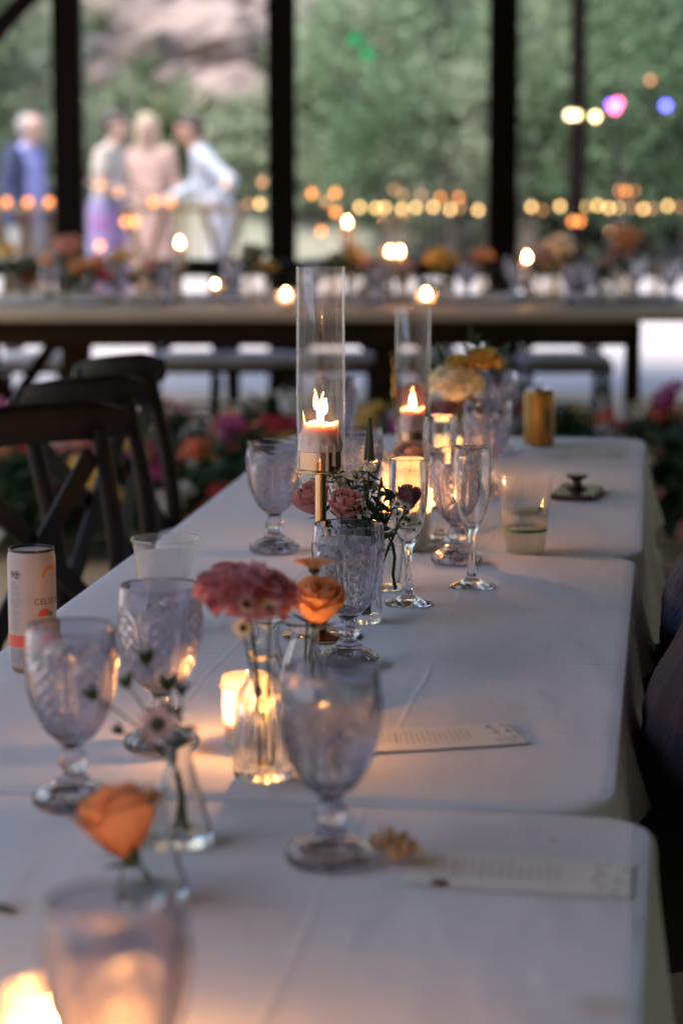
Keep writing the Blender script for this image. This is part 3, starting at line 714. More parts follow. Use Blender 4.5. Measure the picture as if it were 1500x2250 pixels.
def rose_parts(Rm, seed, openness=1.0):
    rng = random.Random(seed); out = []
    H = Rm * 1.9
    out.append(lathe([(.001, 0), (Rm * .22, H * .3), (Rm * .26, H * .6), (Rm * .16, H * .86), (Rm * .06, H * .84)], 14))
    for k in range(3): out.append(petal_patch(Rm * .36, H * 1.02, k * 2.1 + rng.random(), 1.25, .05, .25, seed=seed + k))
    for k in range(4): out.append(petal_patch(Rm * .50, H * 1.0, k * 1.8 + .2, 1.0, .08 * openness, .16, ruff=Rm * .05, seed=seed + k + 31))
    for k in range(4): out.append(petal_patch(Rm * .66, H * .97, k * 1.57 + .5 + rng.random() * .3, 1.05, .12 * openness, .12, ruff=Rm * .05, seed=seed + k + 5))
    for k in range(5): out.append(petal_patch(Rm * .82, H * .91, k * 1.257 + rng.random() * .3, .88, .26 * openness, 0, ruff=Rm * .07, seed=seed + k + 11))
    for k in range(4): out.append(petal_patch(Rm * .95, H * .78, k * 1.57 + .3 + rng.random() * .4, .85, .40 * openness, 0, ruff=Rm * .09, seed=seed + k + 21))
    return out
def leaf_geo(L, W, bend=.25, fold=.12):
    V, F = [], []; n = 7
    for i in range(n):
        t = i / (n - 1); wd = W * math.sin(math.pi * min(1, t * .96 + .03)) ** .8 * (1 - .2 * t)
        z = -bend * L * t * t
        V += [(t * L, -wd / 2, z + fold * wd), (t * L, 0, z), (t * L, wd / 2, z + fold * wd)]
    for i in range(n - 1):
        k = i * 3; F += [(k, k + 1, k + 4, k + 3), (k + 1, k + 2, k + 5, k + 4)]
    return V, F
def orient(d, spin=0): 
    return Vector(d).normalized().to_track_quat('Z', 'Y').to_matrix().to_4x4() @ Matrix.Rotation(spin, 4, 'Z')
LEAF = {}
def add_leaf(parent, at, direction, L, W, mat='leaf_green', roll=0):
    key = (round(L, 3), round(W, 3), mat)
    o = mk('leaf', LEAF.get(key) or leaf_geo(L, W), mat, parent)
    LEAF[key] = o.data
    d = Vector(direction).normalized(); q = d.to_track_quat('X', 'Z'); o.rotation_euler = (q.to_matrix().to_4x4() @ Matrix.Rotation(roll, 4, 'X')).to_euler(); o.location = at
    return o
def stem_to(root, head, sag=.0, r=.0016, mat='stem_green'):
    h = Vector(head); mid = Vector((h.x * .25, h.y * .25, h.z * .55)); pts = bez((0, 0, 0), mid, h, 8)
    mk('stem', tube(pts, [r * 1.1] * 5 + [r] * 4, 7), mat, root); return (pts[-1] - pts[-2]).normalized()
def rose(base, head, Rm, mat, label, tilt=None, seed=1, openness=1.0, leaves=2, sepal=True, group='cut roses'):
    t = thing('rose', label, 'rose', base, 0, group); h = Vector(head) - Vector(base)
    d = stem_to(t, h, r=.0019); d = Vector(tilt).normalized() if tilt else d
    m = Matrix.Translation(h - d * .001) @ orient(d, seed)
    for g in rose_parts(Rm, seed, openness): mk('petal', xf(g, m), mat, t)
    if sepal:
        for k in range(5):
            a = k * 1.257; g = leaf_geo(Rm * .95, Rm * .26, -.35); g = xf(g, m @ Matrix.Rotation(a, 4, 'Z') @ Matrix.Translation((Rm * .12, 0, .0)) @ Matrix.Rotation(-.15, 4, 'Y')); mk('sepal', g, 'leaf_green', t)
        mk('hip', xf(ball((0, 0, -.001), Rm * .24, 10, 7), m), 'leaf_green', t)
    for k in range(leaves):
        q = h * (.55 + .15 * k); a = seed * 2 + k * 2.6; add_leaf(t, q, (math.cos(a), math.sin(a), .35), .032, .016)
    return t
def ruffle_geo(Rm, Hm, seed, n=46, L=.34):
    rng = random.Random(seed); gs = []
    for k in range(n):
        a = k * 2.399; q = (k + .5) / n; el = math.acos(1 - q * 1.05) if q < .99 else 1.6
        d = Vector((math.sin(el) * math.cos(a), math.sin(el) * math.sin(a), math.cos(el)))
        V, F = [], []; nu, nv = 6, 4; Lp = Rm * (L + .5 * L * rng.random()); W = Rm * .62; sd_ = rng.random() * 50
        side = d.cross(Vector((rng.random() - .5, rng.random() - .5, rng.random() - .5))).normalized(); nrm = d.cross(side)
        for j in range(nv):
            v = j / (nv - 1)
            for i in range(nu):
                u = -1 + 2 * i / (nu - 1); w_ = W * (.2 + .8 * v) * .5
                wave = Rm * .16 * v * noise.noise(Vector((u * 2.2 + sd_, v, sd_)))
                p_ = d * (Rm * .58 + Lp * v - Rm * .08 * u * u * v) + side * u * w_ + nrm * wave
                V.append((p_.x, p_.y, p_.z * Hm / Rm))
        for j in range(nv - 1):
            for i in range(nu - 1): c_ = j * nu + i; F.append((c_, c_ + 1, c_ + nu + 1, c_ + nu))
        gs.append((V, F))
    gs.append(ball((0, 0, 0), Rm * .6, 12, 8, Hm / Rm)); return join(*gs)
def daisy(parent, at, d, Rm, pm, cm='daisy_eye', n=14, cup=.15, spin=0):
    m = Matrix.Translation(Vector(at)) @ orient(d, spin); gs = []
    for k in range(n):
        g = leaf_geo(Rm, Rm * 2.6 / n * 1.25, -cup, .08); gs.append(xf(g, m @ Matrix.Rotation(2 * math.pi * k / n, 4, 'Z')))
    mk('petals', join(*gs), pm, parent); mk('flower_eye', xf(ball((0, 0, Rm * .03), Rm * .32, 12, 7, .55), m), cm, parent)
# the ruffled pink bloom and its little companions in the ribbed vase
b0 = bv1 + Vector((0, 0, .0115)); D1 = bv1.y
def rel(u, v, D, base): return PD(u, v, D) - base
t = thing('pink_bloom', 'large ruffled pink bloom leaning over the ribbed bud vase', 'flower', b0)
h = rel(543, 1312, D1, b0); stem_to(t, h, r=.0021); mk('blossom', xf(ruffle_geo(.050, .030, 4, 80, .36), Matrix.Translation(h) @ Matrix.Rotation(.14, 4, 'Y') @ Matrix.Rotation(.25, 4, 'X')), 'petal_pink', t)
t = thing('daisy_sprig', 'three small cream daisies under the ruffled pink bloom', 'flower', b0 + Vector((.004, -.004, 0)))
bb = Vector(t.location)
for (u, v, dx) in ((541, 1328, -.012), (592, 1338, .004), (534, 1380, -.02)):
    q = rel(u, v, D1 - .036, bb); q2 = q + Vector((0, .006, -.004)); mk('stem', tube(bez((dx * .1, 0, 0), (dx * .5, -.004, .085), q2, 8), .0013, 6), 'stem_green', t)
    daisy(t, q, (.1, -1, .35), .0125, 'petal_cream', n=15, spin=u)
for k in range(5): add_leaf(t, (.0 + .003 * k - .01, -.01, .115 + .006 * k), (math.cos(k * 2.1), -.4, .5), .022, .007, 'leaf_sage')
# peach rose and the small open bloom above it
b0 = bv4 + Vector((0, 0, .0115))
hd = PD(694, 1368, bv4.y - .004); rose(b0, hd, .0275, 'petal_peach', 'open peach rose beside the sharp lilac goblet', tilt=(.10, -.42, 1), seed=3, openness=.4, leaves=0)
t = thing('ranunculus', 'small peach bloom with dark calyx peeping above the peach rose', 'flower', b0 + Vector((0, .006, 0)))
h = rel(690, 1252, bv4.y + .012, Vector(t.location)); mk('stem', tube(bez((0, 0, 0), (.0, .008, .09), h, 8), .0014, 7), 'stem_green', t)
mk('calyx', ball(h, .0065, 12, 7, .8), 'leaf_green', t)
for k in range(7): mk('petal', xf(petal_patch(.013, .011, k * .9, .7, .9, 0, ruff=.002, seed=k), Matrix.Translation(h)), 'petal_peach', t)
# leafy daisy sprig in the conical vase
b0 = bv3 + Vector((0, 0, .0105)); D3 = bv3.y
t = thing('daisy_sprig', 'dusty pink daisy with green buds in the conical bud vase', 'flower', b0)
hub = rel(385, 1690, D3, b0)
mk('stem', tube(bez((.006, 0, 0), (.002, 0, .05), hub, 6), .0022, 7), 'stem_green', t)
hd = rel(346, 1592, D3 - .01, b0); mk('stem', tube(bez(hub, hub + Vector((-.004, 0, .02)), hd, 6), .0015, 6), 'stem_green', t)
daisy(t, hd, (-.2, -1, .45), .021, 'petal_dusty', n=18, spin=.3)
for (u, v, r_) in ((326, 1462, .0085), (283, 1512, .007), (213, 1536, .0075), (371, 1520, .0095), (400, 1530, .008), (270, 1612, .006)):
    q = rel(u, v, D3 + .01, b0); mk('stem', tube(bez(hub, (hub + q) / 2 + Vector((0, .01, .012)), q, 6), .0010, 6), 'stem_green', t)
    for k in range(4): add_leaf(t, q, ((q - hub).normalized() + Vector((math.cos(k * 1.9), math.sin(k * 1.9), .2)) * .55), r_ * 2.1, r_ * 1.2, 'leaf_green', k)
for (u, v, a) in ((405, 1600, .3), (420, 1615, -.2), (395, 1640, 1.0), (415, 1580, 2), (380, 1570, .9), (400, 1560, 2.4)):
    add_leaf(t, rel(u - 12, v + 5, D3, b0), (math.cos(a), -.5, math.sin(a) * .5 + .2), .020, .011, 'leaf_green', a)
for k in range(3): mk('stem', tube(bez((-.004 + .006 * k, .004 - .003 * k, 0), (.004 * (1 - k), 0, .04), hub + Vector((.002 * k, 0, -.005)), 5), .0017, 6), 'stem_green', t)
# orange rose nearest the stained end
b0 = bv6 + Vector((0, 0, .0105))
rose(b0, PD(287, 1882, bv6.y - .01), .0325, 'petal_orange', 'single blurred orange rose at the stained table end', tilt=(-.28, .05, 1), seed=8, openness=.75, leaves=1)
# central arrangement in the straight vase
b0 = bv5 + Vector((0, 0, .0115)); D5 = bv5.y
rose(b0 + Vector((-.004, .006, 0)), PD(702, 1128, D5 + .10), .0245, 'petal_rose', 'soft pink rose right behind the brass candle stem', tilt=(-.45, -.45, 1), seed=11, openness=.55, leaves=0)
rose(b0 + Vector((.004, .006, 0)), PD(756, 1140, D5 + .06), .0225, 'petal_rose', 'soft pink rose peeping over the rim of the sharp goblet', tilt=(.1, -.55, 1), seed=14, openness=.6, leaves=1)
rose(b0 + Vector((.006, .0, 0)), PD(893, 1120, D5 + .16), .019, 'petal_mauve', 'mauve rosebud seen through the champagne flute', tilt=(.1, -.1, 1), seed=16, openness=.4, leaves=0)
t = thing('veronica_spike', 'slender green flower spike rising behind the tall candle holder', 'flower', b0)
h = rel(812, 918, D5 + .12, b0); mk('stem', tube(bez((0, 0, 0), (h.x * .7, h.y * .6, h.z * .5), h, 10), .0015, 7), 'stem_green', t)
top = h; low = rel(810, 1010, D5 + .11, b0); gs = []
for k in range(150):
    s = k / 150; q = low.lerp(top, s); rr = .0052 * (1 - s) ** .6 + .0008; a = k * 2.399; gs.append(ball(q + Vector((math.cos(a) * rr, math.sin(a) * rr, 0)), .0017 * (1 - .5 * s), 5, 4, 1.4))
mk('spike', join(*gs), 'leaf_sage', t)
def filler(base, spots, mat, label, Rf=.006, n=9, D=None, leaves=6, seed=0):
    rng = random.Random(seed); t = thing('filler_flower', label, 'flower', base, 0, 'sprigs of tiny filler flowers')
    hub = rel(spots[0][0], spots[0][1] + 75, D, base)
    mk('stem', tube(bez((0, 0, 0), (hub.x * .4, hub.y * .4, hub.z * .6), hub, 6), .0013, 6), 'stem_green', t)
    for (u, v) in spots:
        c = rel(u, v, D + rng.uniform(-.02, .02), base); mk('stem', tube(bez(hub, (hub + c) / 2 + Vector((0, 0, .006)), c, 5), .0008, 5), 'stem_green', t)
        for k in range(n):
            d = Vector((rng.gauss(0, 1), rng.gauss(0, 1) - .5, rng.gauss(.6, .7))).normalized(); q = c + d * Rf * 1.3
            m = Matrix.Translation(q) @ orient(d, rng.random() * 6); gs = [xf(leaf_geo(Rf, Rf * .7, -.25), m @ Matrix.Rotation(k2 * 1.257, 4, 'Z')) for k2 in range(5)]
            gs.append(xf(ball((0, 0, .0005), Rf * .28, 6, 4), m)); mk('floret', join(*gs), mat, t)
        for k in range(leaves): add_leaf(t, c + Vector((rng.gauss(0, .006), rng.gauss(0, .006), -.008)), (rng.gauss(0, 1), rng.gauss(0, .6), .5), .018, .005, 'leaf_green', rng.random())
    return t
filler(b0 + Vector((-.003, 0, 0)), [(738, 1052), (715, 1050), (762, 1058), (690, 1066)], 'petal_cream', 'cream filler blossoms above the pink roses', .0062, 9, D5 + .12, 5, 1)
filler(b0 + Vector((.003, 0, 0)), [(802, 1062), (822, 1072), (812, 1030)], 'petal_cream', 'cream filler blossoms below the green flower spike', .0055, 7, D5 + .11, 6, 2)
filler(b0 + Vector((-.002, .004, 0)), [(775, 1048), (745, 1072), (728, 1040), (785, 1040)], 'petal_cream', 'cream filler blossoms tucked right of the brass candle stem', .0058, 9, D5 + .10, 6, 7)
filler(b0, [(800, 1130), (790, 1112)], 'petal_white', 'white filler blossoms just above the sharp goblet rim', .006, 6, D5 + .05, 6, 3)
t = thing('astrantia_sprig', 'sprig of tiny pincushion flowers in front of the champagne flute', 'flower', b0 + Vector((.008, -.002, 0)))
bb = Vector(t.location); hub = rel(842, 1185, D5 + .03, bb); mk('stem', tube(bez((0, 0, 0), (.008, 0, .09), hub, 6), .0013, 6), 'stem_green', t)
hub2 = rel(870, 1160, D5 + .03, bb); mk('stem', tube([hub, (hub + hub2) / 2 + Vector((0, 0, .001)), hub2], .0012, 6), 'stem_green', t)
for (u, v, r_, m_) in ((873, 1108, .0085, 'petal_white'), (890, 1114, .008, 'petal_white'), (874, 1130, .0095, 'petal_cream'), (894, 1143, .0085, 'leaf_sage'), (886, 1152, .007, 'petal_cream'), (921, 1150, .007, 'petal_cream'), (909, 1164, .0075, 'petal_cream')):
    q = rel(u, v, D5 + .03 + random.uniform(-.012, .004), bb); mk('stem', tube(bez(hub2, (hub2 + q) / 2, q, 4), .0007, 5), 'stem_green', t)
    daisy(t, q, (random.uniform(-.3, .3), -.6, .6), r_, m_, 'leaf_sage', 16, .35, random.random())
t = thing('foliage_sprig', 'dark green leafy sprigs between the pink roses and the flute', 'foliage', b0 + Vector((0, .008, 0))); bb = Vector(t.location)
rng = random.Random(5)
for (u, v) in ((790, 1075), (828, 1100), (845, 1140), (850, 1080), (775, 1095), (862, 1120), (838, 1050), (815, 1130), (850, 1170), (660, 1075), (800, 1050), (835, 1085), (780, 1120), (858, 1100), (870, 1085), (828, 1150)):
    q = rel(u, v, D5 + .09, bb); mk('stem', tube(bez((0, 0, 0), (q.x * .3, q.y * .4, q.z * .6), q, 6), .0012, 6), 'stem_green', t)
    for k in range(7):
        s = .62 + .06 * k; a = k * 2.3 + u; add_leaf(t, Vector((q.x * s * s * .6 + q.x * .4 * s, q.y * s, q.z * s)), (math.cos(a), math.sin(a) * .7, .4), .024, .0085, 'leaf_green', a)
t = thing('grass_sprig', 'single curved green blade hanging beside the champagne flute', 'foliage', b0 + Vector((.004, .004, 0))); bb = Vector(t.location)
pts = [Vector((0, 0, 0)), Vector((.006, 0, .07))] + [rel(u, v, D5 + .03, bb) for (u, v) in ((848, 1172), (862, 1195), (867, 1225), (863, 1262), (868, 1296))]
mk('blade', bar(pts, .0042, .0007, (1, .1, 0)), 'leaf_green', t)
# dusty roses and white petals below the second candle
b0 = bv7 + Vector((0, 0, .0115)); D7 = bv7.y
rose(b0, PD(905, 1035, D7 + .03), .027, 'petal_dusty', 'dusty pink rose below the second candle glass', tilt=(0, -.4, 1), seed=21, openness=.8, leaves=2)
rose(b0 + Vector((.004, .004, 0)), PD(872, 1040, D7 + .06), .022, 'petal_white', 'white rose with dark leaves between spike and second candle', tilt=(-.5, -.3, 1), seed=23, openness=.9, leaves=3)
b0 = bv8 + Vector((0, 0, .0115)); D8 = bv8.y
rose(b0, PD(912, 905, D8 + .05), .031, 'petal_coral', 'coral bloom glowing behind the second candle flame', tilt=(-.2, -.3, 1), seed=25, openness=1.1, leaves=1)
for (u, v, r_, hh, m_, l_, lb) in ((1000, 850, .056, .045, 'petal_cream', .36, 'big cream white bloom beside the far lilac goblet'), (1062, 795, .034, .026, 'petal_yellow', .4, 'pale yellow bloom at the top of the far bouquet'), (1010, 800, .026, .02, 'petal_yellow', .4, 'yellow bloom tucked above the cream white bloom')):
    t = thing('ruffled_bloom', lb, 'flower', b0); q = rel(u, v, D8, b0); stem_to(t, q, r=.0018); mk('blossom', xf(ruffle_geo(r_, hh, u, 50, l_), Matrix.Translation(q) @ Matrix.Rotation(.3, 4, 'X')), m_, t)
t = thing('foliage_sprig', 'bright green leaves topping the far bouquet of cream and yellow blooms', 'foliage', b0); 
for (u, v) in ((1035, 752), (1090, 780), (975, 790), (1055, 765), (1095, 800)):
    q = rel(u, v, D8 + .02, b0); mk('stem', tube(bez((0, 0, 0), q * .6, q, 5), .0014, 5), 'stem_green', t)
    for k in range(5): add_leaf(t, q * (.85 + .04 * k), (math.cos(k * 2.4 + u), math.sin(k * 2.4), .6), .035, .016, 'leaf_green', k)
t = thing('grass_plume', 'thin golden grass plume left of the second candle glass', 'foliage', bv7 + Vector((0, 0, .0115))); bb = Vector(t.location)
q = rel(860, 770, D7 + .1, bb); q1 = rel(866, 870, D7 + .1, bb); mk('stem', tube(bez((0, 0, 0), q1 * .8, q1, 5) + [q], .0012, 5), 'stem_green', t)
mk('plume', join(*[ball(q1.lerp(q, k / 40) + Vector((random.gauss(0, .002), random.gauss(0, .002), 0)), .0026 * (1.2 - k / 40), 5, 4, 1.8) for k in range(40)]), 'petal_yellow', t)

# ------------------------------------------------------------------ cans, phone, cards, crumbs
def text_geo(s, size):
    c = bpy.data.curves.new('t', 'FONT'); c.body = s; c.size = size; c.extrude = 0; c.resolution_u = 3
    o = bpy.data.objects.new('t', c); COL.objects.link(o); dg = bpy.context.evaluated_depsgraph_get(); me = bpy.data.meshes.new_from_object(o.evaluated_get(dg))
    bm = bmesh.new(); bm.from_mesh(me); bmesh.ops.triangulate(bm, faces=bm.faces[:]); bmesh.ops.subdivide_edges(bm, edges=[e for e in bm.edges if e.calc_length() > size * .35], cuts=1)
    bm.verts.index_update(); g = ([v.co.copy() for v in bm.verts], [tuple(v.index for v in f.verts) for f in bm.faces]); bm.free()
    bpy.data.objects.remove(o); bpy.data.curves.remove(c); bpy.data.meshes.remove(me); return g
def wrap(g, r, th, z): return [(r * math.cos(th + v[0] / r), r * math.sin(th + v[0] / r), z + v[1]) for v in g[0]], g[1]
def patch2d(pts): return [(x, y, 0) for (x, y) in pts], [tuple(range(len(pts)))]
def grid_patch(fn, nx=12, ny=8):
    V = [fn(i / nx, j / ny) for j in range(ny + 1) for i in range(nx + 1)]; F = []
    for j in range(ny):
        for i in range(nx): a = j * (nx + 1) + i; F.append((a, a + 1, a + nx + 2, a + nx + 1))
    return [(x, y, 0) for (x, y) in V], F
p = P(74, 1470, T + .0012); can = thing('slim_can', 'slim white drink can with red band behind the lilac goblet', 'can', p)
cr = .0285
mk('body', lathe([(.0225, .0005), (.0235, 0), (.0250, .0015), (.0262, .005), (.0278, .0085), (cr, .012), (cr, .134), (.0280, .1385), (.0270, .1425), (.0263, .1445)], 64), 'can_white', can)
mk('base_rim', lathe([(.0226, .0002), (.0240, -.0004), (.0252, .0012), (.0264, .005), (.0266, .0052), (.0255, .006)], 48), 'brass', can)
mk('lid', lathe([(.0264, .1440), (.0272, .1460), (.0270, .1474), (.0262, .1474), (.0256, .1455), (.0252, .1425), (.0004, .1420)], 48), 'can_lid', can)
mk('pull_tab', join(lathe([(.0045, .1426), (.0085, .1426), (.0088, .1436), (.0045, .1436)], 20, closed=True), box(.009, 0, .1432, .012, .010, .0012)), 'can_metal', can, rot=(0, 0, .7))
FR = -math.pi / 2                                     # faces the camera
rr = cr + .0003
mk('band', lathe([(rr, .031), (rr, .0455)], 64), 'print_red', can).data.polygons  # red band
mk('brand_word', wrap(text_geo('CELSIUS', .0105), rr + .0001, FR + .20, .083), 'print_dark', can)
def disc(cx, cy, rx, ry, a0=0, a1=2 * math.pi, n=24, inner=0):
    V = []; F = []
    for k in range(n + 1):
        a = a0 + (a1 - a0) * k / n; V += [(cx + rx * inner * math.cos(a), cy + ry * inner * math.sin(a), 0), (cx + rx * math.cos(a), cy + ry * math.sin(a), 0)]
    for k in range(n): F.append((2 * k, 2 * k + 1, 2 * k + 3, 2 * k + 2))
    return V, F
mk('fruit_print', wrap(disc(.0285, .0, .0135, .017, .2, 2.9, 24, .72), rr, FR, .112), 'print_orange', can)
mk('fruit_print', wrap(disc(.0190, 0, .0085, .0095, 0, math.pi), rr, FR, .0685), 'print_red', can); mk('leaf_print', wrap(disc(.0275, .001, .004, .003), rr + .00006, FR, .070), 'print_green', can)
mk('digits', wrap(text_geo('90', .0125), rr, FR - .90, .114), 'print_dark', can)
mk('badge', join(wrap(disc(-.0145, 0, .0046, .0046, inner=.84), rr, FR, .1185), wrap(([(-.0172, .0018, 0), (-.0118, .0018, 0), (-.0145, -.0026, 0)], [(0, 1, 2)]), rr, FR, .1185)), 'print_dark', can)
rng = random.Random(3); gs = []
for k in range(30):
    if k in (5, 9, 16): continue
    z = .109 - k * .002; x = -.0262
    end = -.0262 + rng.uniform(.010, .016)
    while x < end: wd = rng.uniform(.0012, .003); gs.append(wrap(grid_patch(lambda i, j: (x + wd * i, .0009 * j), 2, 1), rr, FR, z)); x += wd + .0006
mk('fine_print', join(*gs), 'print_grey', can)
mk('code_panel', wrap(grid_patch(lambda i, j: (-.030 + .0165 * i + .004 * j * i, .012 + .0175 * j), 8, 4), rr, FR, 0), 'print_grey', can)
# gold can
p = P(1183, 978, T + .0012); t = thing('gold_can', 'gold drink can at the far end of the table', 'can', p)
mk('body', lathe([(.0265, 0), (.028, .001), (.0322, .006), (.033, .008), (.033, .107), (.0318, .112), (.0285, .1175), (.0275, .1185)], 56), 'can_gold', t)
mk('lid', lathe([(.0275, .1183), (.0282, .1205), (.0275, .122), (.0265, .121), (.0259, .1175), (.0004, .117)], 48), 'can_metal', t)
mk('label_patch', wrap(grid_patch(lambda i, j: (.010 + .016 * i, .03 + .05 * j), 6, 2), .0333, FR, 0), 'bronze', t)
# phone with pop grip
p = P(1266, 1088, T + .0012); t = thing('phone', 'black phone lying face down with its grip stand out', 'phone', p, R(-14))
bm = bmesh.new(); bmesh.ops.create_cube(bm, size=1)
for v_ in bm.verts: v_.co = Vector((v_.co.x * .078, v_.co.y * .158, v_.co.z * .010 + .005))
bmesh.ops.bevel(bm, geom=[e for e in bm.edges if abs(e.verts[0].co.z - e.verts[1].co.z) > .005], offset=.011, segments=5, affect='EDGES')
bmesh.ops.bevel(bm, geom=[e for e in bm.edges if abs(e.verts[0].co.z - e.verts[1].co.z) < .001], offset=.002, segments=2, affect='EDGES')
bm.verts.index_update(); g = ([v_.co.copy() for v_ in bm.verts], [tuple(v_.index for v_ in f.verts) for f in bm.faces]); bm.free()
mk('case', g, 'phone_case', t, smooth=False)
mk('camera_bump', box(-.02, .055, .0108, .028, .034, .0018, .0006), 'grip_black', t, smooth=False)
mk('pop_grip', lathe([(.0195, .0102), (.0198, .013), (.0125, .016), (.0085, .0215), (.0085, .026), (.0140, .031), (.0195, .0345), (.0198, .0375), (.0190, .0380), (.0004, .0380)], 40), 'grip_black', t)
mk('grip_disc', lathe([(.0004, .0381), (.0175, .0381), (.0175, .0388), (.0004, .0389)], 40), 'grip_top', t)
# menu cards
def card(pts, label, lines, seed):
    q = [P(u, v, T + .0016) for (u, v) in pts]; c = sum(q, Vector()) / 4
    t = thing('menu_card', label, 'menu card', c, 0, 'printed menu cards')
    q = [a - c for a in q]
    def at(i, j, dz=0): return tuple((q[0] * (1 - i) + q[1] * i) * (1 - j) + (q[3] * (1 - i) + q[2] * i) * j + Vector((0, 0, dz + .0008 * (abs(i - .5) * 2) ** 4)))
    V = [at(i / 12, j / 3, dz) for dz in (0, .0004) for j in range(4) for i in range(13)]; F = []
    for l in range(2):
        for j in range(3):
            for i in range(12): a = l * 52 + j * 13 + i; F.append((a, a + 1, a + 14, a + 13))
    mk('paper', (V, F), 'paper', t)
    rng = random.Random(seed)
    for k in range(lines):
        i0 = .12 + .60 * k / lines; gs = []; j = .5 - rng.uniform(.15, .3); e = 1 - j
        while j < e:
            w_ = rng.uniform(.02, .05); i1 = i0 + (.009 if k != 2 else .02)
            gs.append(([at(i0, j, .0008), at(i1, j, .0008), at(i1, j + w_, .0008), at(i0, j + w_, .0008)], [(0, 1, 2, 3)])); j += w_ + .015
        mk('text_line', join(*gs), 'ink_brown', t)
    for cm, n in (('ink_sage', 16), ('ink_rust', 8), ('ink_lilac', 4)):
        gs = []
        for k in range(n):
            i, j = (rng.uniform(.84, .98), rng.uniform(.05, .95)); a = rng.uniform(0, 3); c2 = Vector(at(i, j, .0008)); L = rng.uniform(.003, .006); d = Vector((math.cos(a), math.sin(a), 0)); s_ = Vector((-d.y, d.x, 0))
            gs.append(([c2 - d * L, c2 + s_ * L * .4, c2 + d * L, c2 - s_ * L * .4], [(0, 1, 2, 3)]))
        mk('floral_print', join(*gs), cm, t)['kind'] = 'stuff'
card([(800, 1655), (1158, 1634), (1108, 1590), (800, 1603)], 'cream menu card lying on the middle table', 16, 1)
card([(880, 1942), (1382, 1976), (1388, 1898), (905, 1862)], 'blurred cream menu card at the stained table end', 14, 2)
card([(1205, 1004), (1370, 1000), (1350, 984), (1200, 988)], 'cream menu card beyond the phone at the far end', 8, 3)
p = P(872, 1898, T + .0012); t = thing('dried_flower', 'dried tan flower head lying against the menu card', 'flower', p)
mk('blossom', xf(ruffle_geo(.019, .013, 31, 26, .5), Matrix.Translation((0, 0, .011))), 'dried_petal', t); mk('petal', xf(ruffle_geo(.012, .014, 37, 14, .5), Matrix.Translation((-.010, .012, .014))), 'dried_petal', t)
o = mk('crumb', xf(ball((0, 0, .003), .0075, 10, 7, .4), Matrix.Scale(.5, 4, (0, 1, 0))), 'crumb', loc=P(964, 1947, T + .001)); tag(o, 'small dark crumb at the edge of the blurred menu card', 'crumb')
t = thing('fallen_leaf', 'small fallen green leaf near the votive at the table end', 'leaf', P(2, 2002, T + .0015)); mk('blade', move(leaf_geo(.03, .016, .1), (-.015, 0, .003)), 'leaf_green', t)

# ------------------------------------------------------------------ cross-back chairs
def chair_proto():
    t = bpy.data.objects.new('cross_back_chair', None); COL.objects.link(t); W_ = 'chair_wood'
    sv = []; n = 40
    for k in range(n):
        a = 2 * math.pi * k / n; sv.append((.21 * (abs(math.cos(a)) ** .55) * (1 if math.cos(a) > 0 else -1), (.215 + .012 * math.cos(a)) * (abs(math.sin(a)) ** .55) * (1 if math.sin(a) > 0 else -1)))
    def slab(z0, z1, s, puff=0):
        V = [(x * s, y * s, z0) for x, y in sv] + [(x * s, y * s, z1) for x, y in sv] + [(x * s * .9, y * s * .9, z1 + puff) for x, y in sv]
        F = [tuple(range(n))[::-1]] + [(k, (k + 1) % n, n + (k + 1) % n, n + k) for k in range(n)] + [(n + k, n + (k + 1) % n, 2 * n + (k + 1) % n, 2 * n + k) for k in range(n)] + [tuple(range(2 * n, 3 * n))]
        return V, F
    mk('seat', slab(.425, .452, 1), W_, t, auto=40); mk('cushion', slab(.4525, .482, .95, .012), 'cushion', t, auto=50)
    for s in (-1, 1):
        mk('leg', tube([(.17, s * .17, .43), (.185, s * .18, .2), (.195, s * .19, 0)], [.019, .017, .013], 10), W_, t)
        mk('back_post', tube([(-.215, s * .185, 0), (-.195, s * .18, .25), (-.19, s * .18, .45), (-.215, s * .185, .65), (-.262, s * .192, .845)], [.015, .018, .02, .019, .016], 10), W_, t)
        c_ = bez((-.2, s * .165, .475), (-.235, -s * .01, .66), (-.262, -s * .165, .80), 10); mk('cross_slat', bar([q + Vector((-.006 * s, 0, 0)) for q in c_], .036, .010, (0, 1, .3)), W_, t)
        mk('side_stretcher', tube([(.185, s * .18, .22), (-.195, s * .18, .22)], .010, 8), W_, t)
        mk('hoop', tube(bez((.182, s * .175, .30), (.0, s * .13, .44), (-.19, s * .172, .30), 8), .008, 8), W_, t)
    mk('front_stretcher', tube([(.185, -.18, .25), (.185, .18, .25)], .010, 8), W_, t); mk('back_stretcher', tube([(-.196, -.18, .25), (-.196, .18, .25)], .010, 8), W_, t)
    path = [(-.318 + .062 * (y / .245) ** 2, y, .858 + .004 * math.cos(y * 6)) for y in [-.245 + .49 * k / 20 for k in range(21)]]
    V, F = [], []; n = len(path)
    prof = [(-.012, -.036), (.012, -.036), (.015, -.02), (.015, .022), (.011, .034), (0, .039), (-.011, .034), (-.015, .022), (-.015, -.02)]
    for k, (x, y, z) in enumerate(path):
        e = min(1, .72 + min(k, n - 1 - k) * .14)
        for (a, b) in prof: V.append((x + a, y, z + b * e - (1 - e) * .01))
    m = len(prof)
    for k in range(n - 1):
        for i in range(m): j = (i + 1) % m; F.append((k * m + i, k * m + j, (k + 1) * m + j, (k + 1) * m + i))
    F.append(tuple(range(m))[::-1]); F.append(tuple((n - 1) * m + i for i in range(m)))
    mk('top_rail', (V, F), W_, t, auto=50); return t
chair0 = chair_proto(); cu = [False]
